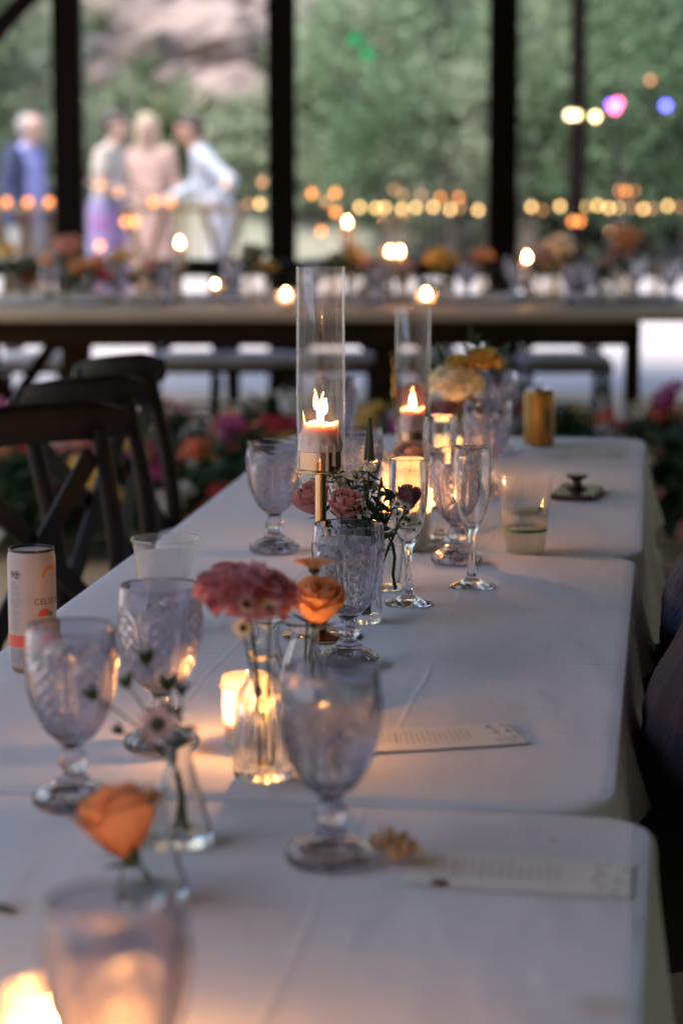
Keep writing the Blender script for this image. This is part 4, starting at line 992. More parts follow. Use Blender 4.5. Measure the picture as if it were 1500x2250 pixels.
def chair(loc, rz, label, group):
    if not cu[0]: cu[0] = True; o = chair0; o.location = loc; o.rotation_euler = (0, 0, rz)
    else: o = copy_thing(chair0, loc, rz)
    return tag(o, label, 'chair', group)
def chair_far_end(u, v, th, label):
    e = P(u, v, .885); c, s = math.cos(-R(th)), math.sin(-R(th)); lx, ly = -.256, .245
    chair((e.x - (lx * c - ly * s), e.y - (lx * s + ly * c), 0), -R(th), label, 'dark cross back chairs left of the white tables')
chair_far_end(266, 892, 39, 'dark wooden cross back chair closest to the slim can')
chair_far_end(314, 832, 26, 'dark wooden cross back chair between two others left of the table')
chair_far_end(352, 784, 17, 'dark wooden cross back chair furthest along, next to the flower border')
an = Vector((math.sin(AX), math.cos(AX), 0)); nn = Vector((math.cos(AX), -math.sin(AX), 0)); er = Vector((.262, 2.218, 0))
def right_side(y, off): s = (y - er.y) / an.y; return er + an * s + nn * off
for y, l in ((YA, 'cross back chair under the guest in dark plaid'), (YB, 'cross back chair under the guest in navy denim'), (4.16, 'empty cross back chair with white cushion next to the denim guest'), (4.92, 'empty cross back chair with white cushion at the far table end')):
    q = right_side(y, .19 if y > 4 else .36); chair((q.x, q.y, 0), math.pi - AX, l, 'cross back chairs right of the white tables')

# ------------------------------------------------------------------ people
def sph_pts(c, r, n=2):
    bm = bmesh.new(); bmesh.ops.create_icosphere(bm, subdivisions=n, radius=r); pts = [v.co + Vector(c) for v in bm.verts]; bm.free(); return pts
def hull(sph):
    bm = bmesh.new()
    for c, r in sph:
        for p_ in sph_pts(c, r): bm.verts.new(p_)
    res = bmesh.ops.convex_hull(bm, input=bm.verts[:])
    bmesh.ops.delete(bm, geom=[g_ for g_ in res['geom_interior'] if isinstance(g_, bmesh.types.BMVert)], context='VERTS')
    bm.verts.index_update(); g = ([v.co.copy() for v in bm.verts], [tuple(v.index for v in f.verts) for f in bm.faces]); bm.free(); return g
def meld(geos, voxel, smooth=4):
    V, F = join(*geos); me = bpy.data.meshes.new('meld'); me.from_pydata([tuple(v) for v in V], [], F); o = bpy.data.objects.new('meld', me); COL.objects.link(o)
    m = o.modifiers.new('r', 'REMESH'); m.mode = 'VOXEL'; m.voxel_size = voxel; s = o.modifiers.new('s', 'SMOOTH'); s.iterations = smooth; s.factor = .5
    dg = bpy.context.evaluated_depsgraph_get(); r_ = bpy.data.meshes.new_from_object(o.evaluated_get(dg)); bpy.data.objects.remove(o); bpy.data.meshes.remove(me)
    r_.polygons.foreach_set('use_smooth', [True] * len(r_.polygons)); return r_
def hand(wr, d, side, curl=.5):
    wr, d = Vector(wr), Vector(d).normalized(); s = Vector(side); s = (s - d * s.dot(d)).normalized(); nrm = d.cross(s); gs = []
    gs.append(hull([(wr, .021), (wr + d * .075 + s * .028, .012), (wr + d * .078 - s * .028, .012), (wr + d * .03 + s * .028, .013)]))
    for k, L in enumerate((.068, .076, .070, .055)):
        a = wr + d * .078 + s * (.028 - k * .0187); c1 = a + (d * math.cos(curl) + nrm * math.sin(curl)) * L * .45; c2 = c1 + (d * math.cos(curl * 2) + nrm * math.sin(curl * 2)) * L * .32; c3 = c2 + (d * math.cos(curl * 2.7) + nrm * math.sin(curl * 2.7)) * L * .26
        gs += [hull([(a, .0095), (c1, .009)]), hull([(c1, .009), (c2, .0083)]), hull([(c2, .0083), (c3, .0072)])]
    a = wr + d * .022 + s * .026; b = a + (d * .6 + s * .8) * .042; c = b + (d * .9 + s * .25 + nrm * .2) * .032
    gs += [hull([(a, .013), (b, .0105)]), hull([(b, .0105), (c, .0088)])]
    return gs
def head(c, face, up=(0, 0, 1)):
    c, f = Vector(c), Vector(face).normalized(); u = Vector(up); u = (u - f * u.dot(f)).normalized(); s = u.cross(f); gs = []
    gs.append(hull([(c + u * .03 - f * .015, .088), (c + u * .03 + f * .03, .078), (c - u * .055 + f * .045, .052), (c - u * .085 + f * .058, .030)]))
    gs.append(hull([(c + u * .008 + f * .098, .009), (c - u * .022 + f * .116, .0125)])); gs.append(hull([(c - u * .024 + f * .106 + s * .011, .009), (c - u * .024 + f * .106 - s * .011, .009)]))
    gs.append(hull([(c - u * .052 + f * .094 + s * .016, .0085), (c - u * .052 + f * .094 - s * .016, .0085)])); gs.append(hull([(c + u * .03 + f * .094 + s * .03, .013), (c + u * .03 + f * .094 - s * .03, .013)]))
    for q in (-1, 1): gs.append(hull([(c + s * q * .083 - f * .008 + u * .014, .017), (c + s * q * .083 - f * .004 - u * .022, .012)]))
    return gs, (c, f, u, s)
def face_bits(t, fr):
    c, f, u, s = fr
    for q in (-1, 1): mk('eye', ball(c + f * .094 + s * q * .032 + u * .008, .0115, 10, 7), 'eye_dark', t)
    mk('mouth', xf(ball((0, 0, 0), .02, 12, 7), Matrix.Translation(c - u * .050 + f * .098) @ Matrix(((s.x, f.x, u.x, 0), (s.y, f.y, u.y, 0), (s.z, f.z, u.z, 0), (0, 0, 0, 1))) @ Matrix.Diagonal((1.1, .35, .3, 1))), 'lip', t)
def person(label, loc, rz, J, face, skin, top, top_m, bottom_m, hair_m, hair='short', skirt=False, jacket=None, vox=.011, sleeve=1.0, group=None, girth=1.0, curl=.5):
    t = thing('person', label, 'person', loc, rz, group)
    g = {}
    hp, wa, ch, nk, hd = [Vector(J[k]) for k in ('hip', 'waist', 'chest', 'neck', 'head')]
    sy = Vector((0, 1, 0))
    def arm(side, ex=0):
        sh, el, wr = [Vector(v) for v in J['arm_' + side]]; return [hull([(sh, .054 + ex), (sh.lerp(el, .5), .046 + ex), (el, .039 + ex)]), hull([(el, .039 + ex), (el.lerp(wr, .35), .039 + ex), (wr, .026 + ex)])]
    def leg(side, ex=0):
        hj, kn, ank, toe = [Vector(v) for v in J['leg_' + side]]; return [hull([(hj, .088 + ex), (hj.lerp(kn, .5), .075 + ex), (kn, .056 + ex)]), hull([(kn, .056 + ex), (kn.lerp(ank, .33), .056 + ex), (ank, .036 + ex)])]
    def torso(ex=0):
        shl, shr = Vector(J['arm_l'][0]), Vector(J['arm_r'][0]); gz = girth
        return [hull([(shl, .05 + ex), (shr, .05 + ex), (ch + sy * .085, .098 + ex), (ch - sy * .085, .098 + ex), (wa + sy * .06, .10 * gz + ex), (wa - sy * .06, .10 * gz + ex)]), hull([(wa + sy * .06, .10 * gz + ex), (wa - sy * .06, .10 * gz + ex), (hp + sy * .075, .105 + ex), (hp - sy * .075, .105 + ex)])]
    hg, fr = head(hd, face)
    geos = torso() + hg + [hull([(nk - Vector((0, 0, .05)), .06), (nk, .052), (hd - fr[2] * .06 - fr[1] * .01, .053)])]
    for s_ in ('l', 'r'):
        geos += arm(s_) + leg(s_); el, wr = Vector(J['arm_' + s_][1]), Vector(J['arm_' + s_][2]); geos += hand(wr, wr - el, J.get('thumb_' + s_, (1, 0, 0)), curl)
        ank, toe = Vector(J['leg_' + s_][2]), Vector(J['leg_' + s_][3]); geos.append(hull([(ank, .036), (ank + Vector((-.03, 0, -.045)), .032), (toe, .026)]))
    mk('body', meld(geos, vox), skin, t); M_ = M[skin]; t.children[0].data.materials.append(M_)
    def wear(name, gs, mat):
        me = meld(gs, vox + .004, 3); me.materials.append(M[mat])
        new = []
        for c_, n_ in [(v_.co.copy(), v_.normal.copy()) for v_ in me.vertices]:      # creases and folds of the cloth
            q_ = noise.noise(Vector((c_.x * 9, c_.y * 9, c_.z * 16 + 5))); r_ = 1 - abs(noise.noise(Vector((c_.x * 13 + 4, c_.y * 13, c_.z * 7))))
            new += list(c_ + n_ * (.007 * q_ + .010 * (r_ ** 3 - .6)))
        me.vertices.foreach_set('co', new); me.update()
        return mk(name, me, mat, t)
    sl_ = []
    for s_ in ('l', 'r'):
        a = arm(s_, .014)
        if sleeve < 1: sh, el, wr = [Vector(v) for v in J['arm_' + s_]]; a = [hull([(sh, .068), (sh.lerp(el, sleeve), .064)])]
        sl_ += a
    coll = [hull([(nk - Vector((0, 0, .055)), .075), (nk - Vector((0, 0, .012)), .064)])]
    wear(top, torso(.016) + sl_ + coll, top_m)
    if jacket:
        sh_l, sh_r = Vector(J['arm_l'][0]), Vector(J['arm_r'][0]); parts = []
        for q in (-1, 1): parts.append(hull([((sh_l if q > 0 else sh_r), .075), (ch + sy * q * .13, .105), (wa + sy * q * .12, .10), (hp + sy * q * .13 - Vector((0, 0, .06)), .095)]))
        parts.append(hull([(ch - Vector((.05, 0, 0)) + sy * .08, .10), (ch - Vector((.05, 0, 0)) - sy * .08, .10), (hp - Vector((.045, 0, .06)) + sy * .09, .095), (hp - Vector((.045, 0, .06)) - sy * .09, .095)]))
        wear('jacket', parts + arm('l', .024) + arm('r', .024), jacket)
    if skirt:
        ka, kb = Vector(J['leg_l'][1]), Vector(J['leg_r'][1]); low = Vector((0, 0, -.30)); wear('skirt', [hull([(wa + sy * .06 - Vector((0, 0, .04)), .115), (wa - sy * .06 - Vector((0, 0, .04)), .115), (hp + sy * .09, .125), (hp - sy * .09, .125), (ka + sy * .06 + low, .12), (kb - sy * .06 + low, .12)])], bottom_m)
    else: wear('trousers', leg('l', .014) + leg('r', .014) + [hull([(hp + sy * .075, .118), (hp - sy * .075, .118), (wa + sy * .05 - Vector((0, 0, .06)), .11), (wa - sy * .05 - Vector((0, 0, .06)), .11)])], bottom_m)
    for s_ in ('l', 'r'):
        ank, toe = Vector(J['leg_' + s_][2]), Vector(J['leg_' + s_][3]); me = meld([hull([(ank - Vector((0, 0, .02)), .043), (ank + Vector((-.035, 0, -.040)), .038), (toe, .034), (toe - (toe - ank) * .3, .04)])], .009, 3); me.materials.append(M['shoe']); mk('shoe', me, 'shoe', t)
    c, f, u, s = fr; hs = [hull([(c + u * .045 - f * .03, .094), (c + u * .062 + f * .022, .080)]), hull([(c - u * .01 - f * .055, .072), (c + u * .05 - f * .03, .09)])]
    if hair == 'long': hs += [hull([(c - f * .05, .085), (c - u * .12 - f * .075, .075), (c - u * .30 - f * .085, .05)]), hull([(c + s * .075 + u * .03, .035), (c + s * .08 - u * .16 - f * .03, .035)]), hull([(c - s * .075 + u * .03, .035), (c - s * .08 - u * .16 - f * .03, .035)])]
    if hair == 'bun': hs += [hull([(c + u * .09 - f * .09, .045)])]
    if hair == 'crop': hs = [hull([(c + u * .03 - f * .04, .092), (c + u * .0 - f * .04, .084)])]
    me = meld(hs, .010, 3); me.materials.append(M[hair_m]); mk('hair', me, hair_m, t.children[0]); face_bits(t.children[0], fr); return t
def stand(lean=(0, 0), arms=None, h=1.0):
    lx, ly = lean
    J = dict(hip=(0, 0, .95), waist=(.02 + lx * .3, ly * .3, 1.10), chest=(.0 + lx * .7, ly * .7, 1.30), neck=(.01 + lx, ly, 1.485), head=(.05 + lx * 1.15, ly * 1.1, 1.625))
    for q, s in ((1, 'l'), (-1, 'r')):
        J['leg_' + s] = [(0, q * .095, .92), (.03, q * .11, .50), (-.01, q * .12, .085), (.13, q * .14, .035)]
        J['arm_' + s] = [(lx * .9 - .01, q * .185 + ly * .9, 1.425), (lx * .6 - .03, q * .25 + ly * .8, 1.13), (lx * .6 + .10, q * .24 + ly * .6, .90)]
    if arms:
        for k, v in arms.items(): J['arm_' + k] = v
    return J
def seat_pose(lean=-.10):
    J = dict(hip=(0, 0, .565), waist=(.01, 0, .69), chest=(lean * .7 - .01, 0, .95), neck=(lean, 0, 1.135), head=(lean + .045, 0, 1.275))
    for q, s in ((1, 'l'), (-1, 'r')):
        J['leg_' + s] = [(.02, q * .10, .565), (.44, q * .12, .525), (.36, q * .12, .085), (.50, q * .13, .035)]
        J['arm_' + s] = [(lean - .01, q * .19, 1.075), (lean - .07, q * .27, .84), (.0, q * .25, .665)]
    return J
gp = PD(60, 450, 19.4)
def ground_at(u, D): q = PD(u, 400, D); return (q.x, D, -.02)
pg = 'guests standing beyond the pavilion posts'
J = stand((.03, 0)); person('man in navy jacket over a lavender shirt standing by the posts', ground_at(52, 20.3), R(-25), J, (1, .2, .05), 'skin_pale', 'shirt', 'shirt_lavender', 'trouser_grey', 'hair_grey', 'crop', jacket='jacket_navy', group=pg, girth=1.15, vox=.013)
J = stand((.05, 0), {'l': [(.04, .18, 1.42), (.06, .24, 1.15), (.30, .16, 1.13)], 'r': [(.04, -.18, 1.42), (.05, -.25, 1.15), (.29, -.10, 1.10)]}); person('person in cream top and blue skirt facing the blond guest', ground_at(232, 20.0), R(-15), J, (1, 0, -.05), 'skin_pale', 'blouse', 'blouse_cream', 'skirt_blue', 'hair_dark', 'bun', skirt=True, group=pg, sleeve=.5, vox=.013)
J = stand((.0, 0), {'r': [(.0, -.18, 1.42), (.10, -.25, 1.18), (.32, -.30, 1.16)]}); person('blond haired person in a pale pink dress at the high table', ground_at(332, 21.0), R(-120), J, (1, .2, 0), 'skin_pale', 'bodice', 'dress_pink', 'dress_pink', 'hair_blond', 'long', skirt=True, group=pg, sleeve=.4, vox=.013)
J = stand((.16, 0), {'l': [(.13, .19, 1.40), (-.14, .34, 1.19), (.03, .20, 1.02)], 'r': [(.15, -.19, 1.42), (.24, -.22, 1.14), (.42, -.10, 1.06)]}); J['head'] = (.235, 0, 1.60); J['neck'] = (.165, 0, 1.475); person('dark haired man in white shirt leaning in with hand on hip', ground_at(482, 19.8), R(176), J, (1, .25, -.12), 'skin', 'shirt', 'shirt_white', 'trouser_white', 'hair_dark', 'short', group=pg, girth=1.12, vox=.013)
for (y, lab, tm, bm_, hm, off) in ((YA, 'seated guest in dark plaid shirt leaning back at the table edge', 'plaid_cloth', 'trouser_black', 'hair_dark', .175), (YB, 'seated guest in navy denim shirt and black trousers at the table', 'denim', 'trouser_black', 'hair_dark', .195)):
    q = right_side(y, off); person(lab, (q.x, q.y, 0), math.pi - AX, seat_pose(-.13), (1, 0, -.1), 'skin', 'shirt', tm, bm_, hm, 'short', vox=.010, group='guests seated right of the table', girth=1.4, curl=.7)

# ------------------------------------------------------------------ farm table behind, with its chairs, flowers and candles
FZ = .775; FY0 = P(700, 684, FZ).y; FY1 = P(700, 643, FZ).y; fx0, fx1 = P(-160, 684, FZ).x, P(1580, 684, FZ).x; ax0, ax1 = P(-60, 700, FZ).x, P(1424, 700, FZ).x
t = thing('farm_table', 'long weathered wooden farm table with dark apron behind the candles', 'table', ((fx0 + fx1) / 2, (FY0 + FY1) / 2, 0)); ox, oy = t.location.x, t.location.y
nb = 6; bw = (FY1 - FY0) / nb
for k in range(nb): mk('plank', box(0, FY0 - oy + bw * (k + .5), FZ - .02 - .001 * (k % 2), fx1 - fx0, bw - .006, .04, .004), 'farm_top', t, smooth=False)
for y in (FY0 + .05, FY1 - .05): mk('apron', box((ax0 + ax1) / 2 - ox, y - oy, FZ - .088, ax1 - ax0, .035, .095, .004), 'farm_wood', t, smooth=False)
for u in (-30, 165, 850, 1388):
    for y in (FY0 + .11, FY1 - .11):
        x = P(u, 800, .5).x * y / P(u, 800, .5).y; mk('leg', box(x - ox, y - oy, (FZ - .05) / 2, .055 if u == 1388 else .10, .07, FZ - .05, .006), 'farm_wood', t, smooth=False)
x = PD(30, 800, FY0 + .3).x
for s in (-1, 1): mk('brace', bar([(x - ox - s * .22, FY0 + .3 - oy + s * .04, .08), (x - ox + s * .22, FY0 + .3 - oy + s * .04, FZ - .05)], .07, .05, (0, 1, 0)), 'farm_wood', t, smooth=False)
for i, (u, l) in enumerate(((425, 'left of the bronze candlestick'), (560, 'beside the middle post'), (735, 'behind the candle in the tall glass'), (905, 'in shadow behind the yellow blooms'), (1015, 'close to the right hand post'), (1235, 'in front of the pale ground'), (90, 'near the salmon bloom'))):
    q = PD(u, 800, FY1 + .16); chair((q.x, FY1 + .16, -.0), -math.pi / 2 + .06 * math.sin(i * 3), 'cross back chair behind the farm table, ' + l, 'chairs behind the farm table')
def simple_flower(p0, head, Rm, mat, label, seed, group='blooms on the farm table'):
    t = thing('bloom', label, 'flower', p0, 0, group); h = Vector(head) - Vector(p0)
    stem_to(t, h, r=.003); mk('blossom', xf(BLOOM[seed % 3], Matrix.Translation(h) @ Matrix.Rotation(seed, 4, 'Z') @ Matrix.Scale(Rm, 4)), mat, t)
    for k in range(4): a = k * 1.7 + seed; add_leaf(t, h * (.55 + .1 * k), (math.cos(a), math.sin(a), .4), .075, .035, 'leaf_sage' if k % 2 else 'leaf_green', a)
BLOOM = [ruffle_geo(1, .75, s, 18, .45) for s in (1, 2, 3)]
def small_vase(p, h, label, r=.03, g='bud vases on the farm table'):
    o = mk('bud_vase', lathe([(r * .8, 0), (r, .004), (r, h * .55), (r * .5, h * .8), (r * .55, h), (r * .48, h - .001), (r * .42, h * .8), (r * .9, h * .54), (r * .85, .01), (.0004, .008)], 20), 'tube_glass', loc=p); tag(o, label, 'vase', g)
cols = {'salmon': 'petal_salmon', 'orange': 'petal_peach', 'peach': 'petal_peach', 'yellow': 'petal_yellow', 'cream': 'petal_cream', 'red': 'petal_red', 'white': 'petal_white', 'pink': 'petal_rose', 'dusty pink': 'petal_dusty', 'green': 'leaf_sage'}
FD = (FY0 + FY1) / 2
farm_fl = [(15, 555, 'yellow', .055), (60, 590, 'green', .06), (148, 545, 'salmon', .065), (105, 575, 'orange', .04), (170, 590, 'peach', .06), (228, 608, 'red', .04), (215, 580, 'orange', .055), (265, 570, 'yellow', .06), (335, 590, 'salmon', .045), (300, 605, 'cream', .05), (60, 615, 'red', .035), (560, 560, 'green', .055), (585, 590, 'yellow', .045),
           (775, 560, 'yellow', .055), (800, 580, 'orange', .04), (735, 575, 'green', .05), (862, 580, 'peach', .05), (895, 590, 'dusty pink', .045), (968, 575, 'yellow', .075), (1055, 568, 'orange', .055), (1190, 560, 'dusty pink', .05), (1230, 545, 'cream', .075), (1215, 585, 'peach', .05), (1378, 528, 'peach', .075), (1360, 560, 'salmon', .055), (1448, 595, 'yellow', .04), (1330, 580, 'dusty pink', .045)]
def farm_near(u): return ['beside the salmon bloom', 'between salmon bloom and bronze candlestick', 'beside the bronze candlestick', 'beside the tallest candlestick', 'beside the paired candlesticks', 'beside the candlestick in tall glass', 'beyond the candlestick in tall glass'][sum(u > k for k in (140, 330, 600, 830, 1000, 1205))]
for i, (u, v, c_, r_) in enumerate(farm_fl):
    D = FD + .18 * math.sin(i * 2.1); h = PD(u, v, D); b = Vector((h.x + .02 * math.sin(i * 5), D, FZ))
    small_vase(b, min(.13, max(.06, (h.z - FZ) * .7)), 'farm table bud vase under a %s bloom, %s' % (c_, farm_near(u))); simple_flower(b + Vector((0, 0, .009)), h, r_, cols[c_], ('large ' if r_ > .06 else 'small ' if r_ < .046 else '') + '%s bloom on the farm table, %s' % (c_, farm_near(u)), i)
def far_candle(u, v, D, label, tall, fscale=1.0):
    f = PD(u, v, D)
    t = thing('candlestick' if tall else 'votive_glass', label, 'candle', (f.x, D, FZ + .0005), 0, 'lit candles on the farm table'); zf = f.z - FZ - .02
    if tall:
        mk('stick', lathe([(.045, 0), (.046, .004), (.012, .012), (.009, .02), (.012, max(.03, zf - .10)), (.028, max(.035, zf - .095)), (.028, max(.04, zf - .085)), (.0004, max(.041, zf - .084))], 20), 'bronze', t)
        mk('wax', lathe([(.0004, max(.04, zf - .085)), (.022, max(.04, zf - .085)), (.022, zf - .004), (.0004, zf - .006)], 18), 'wax_white', t)
        mk('glass', lathe([(.034, max(.042, zf - .084)), (.034, zf + .17), (.0355, zf + .17), (.0355, max(.042, zf - .084))], 24, closed=True), 'tube_glass', t)
    else:
        mk('cup_wall', lathe([(.0004, 0), (.030, 0), (.034, .07), (.032, .07), (.028, .004), (.0004, .004)], 24), 'votive_glass', t); mk('wax', lathe([(.0004, .005), (.026, .005), (.027, max(.012, zf - .006)), (.0004, max(.012, zf - .008))], 18), 'wax_white', t)
    mk('flame', flame_geo(.034 * fscale, .010 * fscale), 'flame_far', t, loc=(0, 0, zf))
for a in ((395, 530, FD - .1, 'bronze candlestick with lit candle left of the middle post', True), (763, 485, FD + .15, 'tallest lit candlestick right of the middle post', True), (857, 550, FD, 'lit candlestick beside the yellow blooms', True), (878, 550, FD + .05, 'lit candlestick next to the peach bloom', True), (1157, 562, FD, 'lit candlestick in tall glass by the right hand post', True),
          (628, 643, FY0 + .12, 'lit votive at the front edge of the farm table beside the tall candle glass', False), (936, 643, FY0 + .12, 'lit votive at the front edge of the farm table above the second candle', False), (473, 618, FD, 'small dim votive on the farm table by the bronze candlestick', False)):
    far_candle(*a, fscale=.6 if a[0] == 473 else 1.0)
# little plates, glasses and napkins as seen along the farm table
for i, u in enumerate((40, 180, 330, 480, 700, 800, 990, 1100, 1290, 1400)):
    q = P(u, 667, FZ); o = mk('plate', lathe([(.0004, .004), (.07, .003), (.11, .012), (.115, .014), (.11, .015), (.07, .007), (.0004, .008)], 28), 'cushion', loc=(q.x, q.y, FZ)); tag(o, 'pale round plate set along the front of the farm table', 'plate', 'plates on the farm table')
for i, u in enumerate((110, 250, 365, 510, 690, 830, 1025, 1130, 1255, 1290, 1395, 1470)):
    D = FD + .25 * math.cos(i * 1.9); q = PD(u, 640, D); o = mk('goblet', gob, 'lilac_glass', loc=(q.x, D, FZ)); tag(o, 'lilac goblet on the farm table ' + ('near the salmon bloom', 'near the yellow and orange blooms', 'left of the bronze candlestick', 'right of the bronze candlestick', 'beside the tallest candlestick', 'left of the paired candlesticks', 'beside the orange bloom', 'beside the candlestick at the right hand post', 'under the cream bloom', 'right of the cream bloom', 'beside the tall peach bloom', 'beside the last yellow bloom')[i], 'goblet', 'goblets on the farm table')

# ------------------------------------------------------------------ flower border at the foot of the farm table
bc = ['petal_magenta', 'petal_red', 'petal_white', 'petal_orange', 'petal_yellow', 'petal_rose', 'petal_coral', 'petal_cream']; bn = ['magenta', 'red', 'white', 'orange', 'yellow', 'pink', 'coral', 'cream']
fol = crown_geo(520, .30, .20, .05, 91, 12, .24)
fol_me = None; bl_me = None
rng = random.Random(12)
for i in range(24):
    u = -150 + i * 75 + rng.uniform(-20, 20); D = FY0 - .62 + rng.uniform(-.3, .16) + (.1 if i % 2 else -.25)
    q = PD(u, 1000, D); main = i % 8
    t = thing('flower_clump', 'floor clump of mixed blooms, mostly %s, %s' % (bn[main], 'behind the dark chairs' if i < 8 else 'behind the tall candle glass' if i < 16 else 'behind the gold can and phone'), 'flowers', (q.x, D, .0), rng.random() * 6, 'floral border along the floor')
    f = mk('foliage', fol_me or fol, 'foliage_d', t, smooth=False, scale=(1, 1, rng.uniform(.8, 1.15))); fol_me = f.data
    for k in range(14):
        a = rng.random() * 6.28; rr = .18 + .24 * rng.random(); z = .10 + .42 * rng.random() * (1.15 - rr); c_ = bc[main] if rng.random() < .55 else rng.choice(bc)
        b = mk('blossom', bl_me or BLOOM[0], c_, t, loc=(rr * math.cos(a), rr * math.sin(a), z), rot=(rng.uniform(-.8, .8), rng.uniform(-.8, .8), a), scale=rng.uniform(.04, .075)); bl_me = b.data

# ------------------------------------------------------------------ beyond the posts: high tables, light strings, party lights
def high_table(u, D, label, w_):
    q = PD(u, 450, D); z = PD(u, 452, D).z; t = thing('high_table', label, 'table', (q.x, D, -.02)); z += .02
    for k in range(4): mk('plank', box(0, -.24 + .16 * k, z - .02, w_, .152, .04, .004), 'bar_wood', t, smooth=False)
    for s in (-1, 1):
        for x in (-w_ / 2 + .18, w_ / 2 - .18): mk('leg', bar([(x - s * .14, s * .03, 0), (x + s * .14, s * .03, z - .04)], .06, .05, (0, 1, 0)), 'bar_wood', t, smooth=False)
    mk('stretcher', box(0, .1, z * .5, w_ - .36, .04, .05, .004), 'bar_wood', t, smooth=False)
    return z - .02
hz = high_table(405, 18.6, 'rough wooden high table in front of the man in white', .95); hz2 = high_table(55, 18.6, 'rough wooden high table in front of the man in navy', .55)
def tealight(u, v, D, label):
    q = PD(u, v, D); z0 = hz2 if u < 130 else hz; t = thing('tealight', label, 'candle', (q.x, D, z0), 0, 'tealights on the high tables'); 
    mk('cup', lathe([(.0004, 0), (.028, 0), (.03, .05), (.028, .05), (.026, .004), (.0004, .004)], 16), 'tube_glass', t); mk('glow', ball((0, 0, .03), .026, 10, 7), 'bulb_orange', t)
for u in (15, 62, 108): tealight(u, 440, 18.5, 'orange glowing tealight on the high table by the man in navy')
for u in (375, 338): tealight(u, 440, 18.5, 'orange glowing tealight on the high table by the man in white')
BM = {}
def string(pts, bulbs, D, label, poles=True, r=.024):
    c = PD(*pts[0], D); t = thing('string_light', label, 'string lights', (c.x, D, -.02), 0, 'strings of small bulbs'); o3 = Vector(t.location)
    mk('wire', tube([PD(u, v, D) - o3 for (u, v) in pts], .004, 5), 'black_metal', t)
    for (u, v, m_) in bulbs:
        if m_ not in BM: BM[m_] = None
        b = mk('bulb', BM[m_] or ball((0, 0, 0), 1, 10, 7, 1.15), m_, t, loc=PD(u, v, D) - o3, scale=r * (1 if m_ != 'bulb_dim' else .9)); BM[m_] = b.data
    if poles:
        for (u, v) in (pts[0], pts[-1]): q = PD(u, v, D) - o3; mk('stake', tube([(q.x, q.y, -.1), (q.x, q.y, q.z + .02)], .012, 6), 'black_metal', t)
rng = random.Random(4); bs = []; u = 790
while u < 1560:
    if not (1058 < u < 1150): bs.append((u, 457 + rng.uniform(-4, 5) - (3 if u > 1250 else 0), rng.choice(['bulb_warm', 'bulb_warm', 'bulb_dim'])))
    u += rng.uniform(18, 42)
string([(770, 455), (900, 460), (1150, 459), (1300, 457), (1580, 452)], bs, 25.6, 'long string of warm bulbs along the foot of the green slope')
string([(530, 440), (545, 444), (572, 444), (590, 440)], [(546, 448, 'bulb_dim'), (571, 448, 'bulb_warm')], 25.6, 'two warm bulbs on a short wire beside the man in white')
string([(960, 425), (968, 428), (1006, 428), (1020, 424)], [(967, 434, 'bulb_orange'), (1007, 434, 'bulb_orange')], 26.2, 'pair of orange bulbs above the long light string')
string([(840, 405), (865, 412), (925, 424), (940, 420)], [(865, 416, 'bulb_dim'), (925, 428, 'bulb_dim'), (885, 428, 'bulb_dim')], 26.4, 'three dim bulbs above the long light string')
string([(1340, 410), (1358, 413), (1380, 415), (1400, 412)], [(1357, 419, 'bulb_orange'), (1374, 420, 'bulb_orange'), (1393, 420, 'bulb_dim')], 26.4, 'cluster of orange bulbs above the long string near the green slope')
string([(680, 415), (685, 420), (735, 420), (720, 440), (735, 463), (706, 505), (704, 560)], [(685, 425, 'bulb_orange'), (736, 424, 'bulb_orange'), (716, 443, 'bulb_dim'), (737, 466, 'bulb_orange'), (706, 508, 'bulb_orange')], 20.5, 'wire of orange bulbs twisting down beside the middle post', False)
string([(205, 400), (220, 402), (262, 420), (250, 470), (272, 485), (298, 487), (240, 520), (220, 538), (215, 600)], [(220, 407, 'bulb_dim'), (262, 425, 'bulb_dim'), (276, 487, 'bulb_orange'), (297, 487, 'bulb_orange'), (220, 540, 'bulb_orange')], 18.3, 'wire of orange bulbs draped before the person in blue skirt', False)
string([(480, 395), (497, 397), (560, 396), (578, 398)], [(495, 402, 'bulb_dim'), (576, 400, 'bulb_dim')], 18.9, 'two dim bulbs by the elbow of the man in white', False)
string([(1240, 480), (1256, 480), (1275, 480), (1310, 505), (1340, 510)], [(1257, 486, 'bulb_orange'), (1273, 486, 'bulb_orange'), (1339, 510, 'bulb_dim')], 22, 'low wire of orange bulbs beside the slim dark pole')
q = PD(1267, 300, 25); o = thing('wooden_pole', 'slim dark wooden pole standing out beyond the pavilion', 'pole', (q.x, 25, -.02))
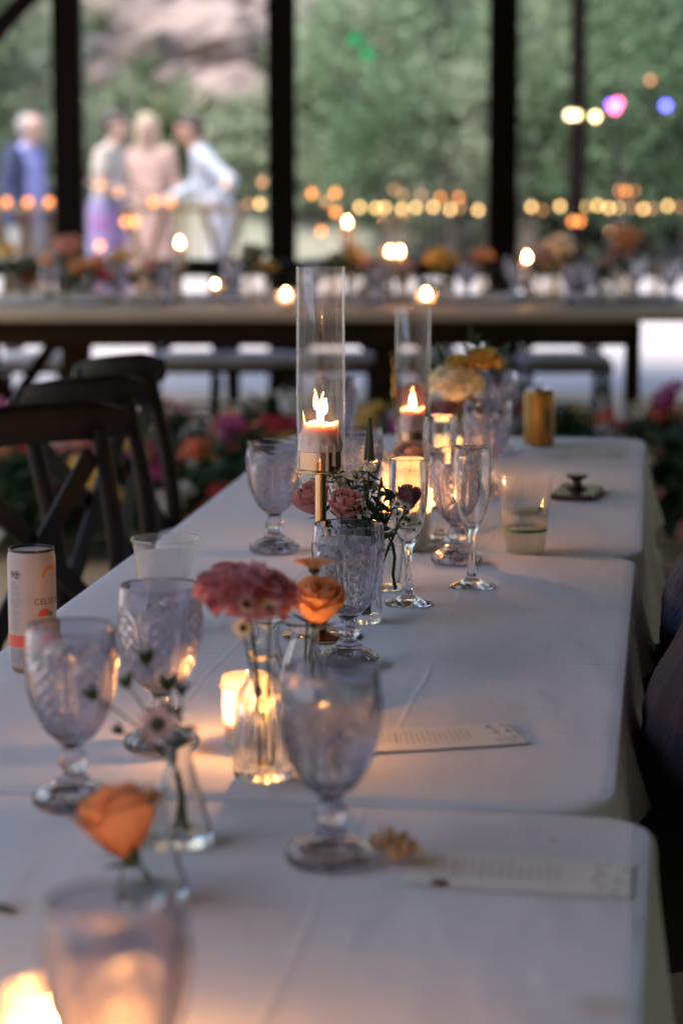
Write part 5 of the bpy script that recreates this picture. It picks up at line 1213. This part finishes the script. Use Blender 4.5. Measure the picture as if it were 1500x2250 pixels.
mk('shaft', tube([(0, 0, 0), (0, 0, 2.5), (0, 0, 5.2)], [.094, .09, .085], 14), 'post_wood', o); mk('cap', ball((0, 0, 5.2), .095, 12, 7, .5), 'black_metal', o)
D = 21; c = PD(1355, 235, D); t = thing('party_light_stand', 'stand of coloured party lights beyond the pole, pink, violet and cream', 'party lights', (c.x, D, -.02)); o3 = Vector(t.location)
mk('pole', tube([(0, 0, 0), (0, 0, c.z - .05)], .018, 8), 'black_metal', t)
xa, xb = PD(1245, 235, D).x - c.x, PD(1475, 235, D).x - c.x; mk('crossbar', tube([(xa, 0, c.z - .06), (xb, 0, c.z - .06)], .012, 8), 'black_metal', t)
for s in (0, 2.1, 4.2): mk('leg', tube([(0, 0, .35), (.45 * math.cos(s), .45 * math.sin(s), 0)], .012, 6), 'black_metal', t)
for (u, v, m_, r_) in ((1252, 253, 'bulb_cream', .030), (1266, 253, 'bulb_cream', .026), (1307, 256, 'bulb_cream', .030), (1357, 226, 'bulb_pink', .030), (1350, 238, 'bulb_pink', .034), (1342, 230, 'bulb_violet', .030), (1462, 232, 'bulb_blue', .032), (1428, 176, 'bulb_dim', .026)):
    q = PD(u, v, D - .06) - o3; h = mk('lamp_head', lathe([(.0004, 0), (.05, 0), (.055, .09), (.045, .1), (.0004, .1)], 16), 'lens_housing', t, loc=(q.x, q.y + .02, q.z), rot=(R(-90), 0, 0)); mk('lens', ball((0, 0, 0), r_, 12, 8, .6), m_, h, loc=(0, 0, -.008))
    mk('bracket', tube([(q.x, q.y + .06, q.z), (q.x, .0, c.z - .06)], .008, 6), 'black_metal', t)
for (u, v, l) in ((780, 85, 'upper green laser spot on the trees, put in as a glowing globe'), (808, 118, 'lower green laser spot on the trees, put in as a glowing globe')):
    q = PD(u, v, 26.5); t = thing('laser_spot', l, 'light spot', q, 0, 'green laser spots on the trees'); mk('globe', ball((0, 0, 0), .07, 14, 9), 'spot_green', t); mk('added_cord', tube([(0, 0, .06), (0, .1, 1.6)], .006, 6), 'black_metal', t); mk('added_socket', lathe([(.02, .06), (.024, .10), (.012, .115)], 12), 'black_metal', t)  # laser spots on foliage, put in as glowing globes; cord and socket added
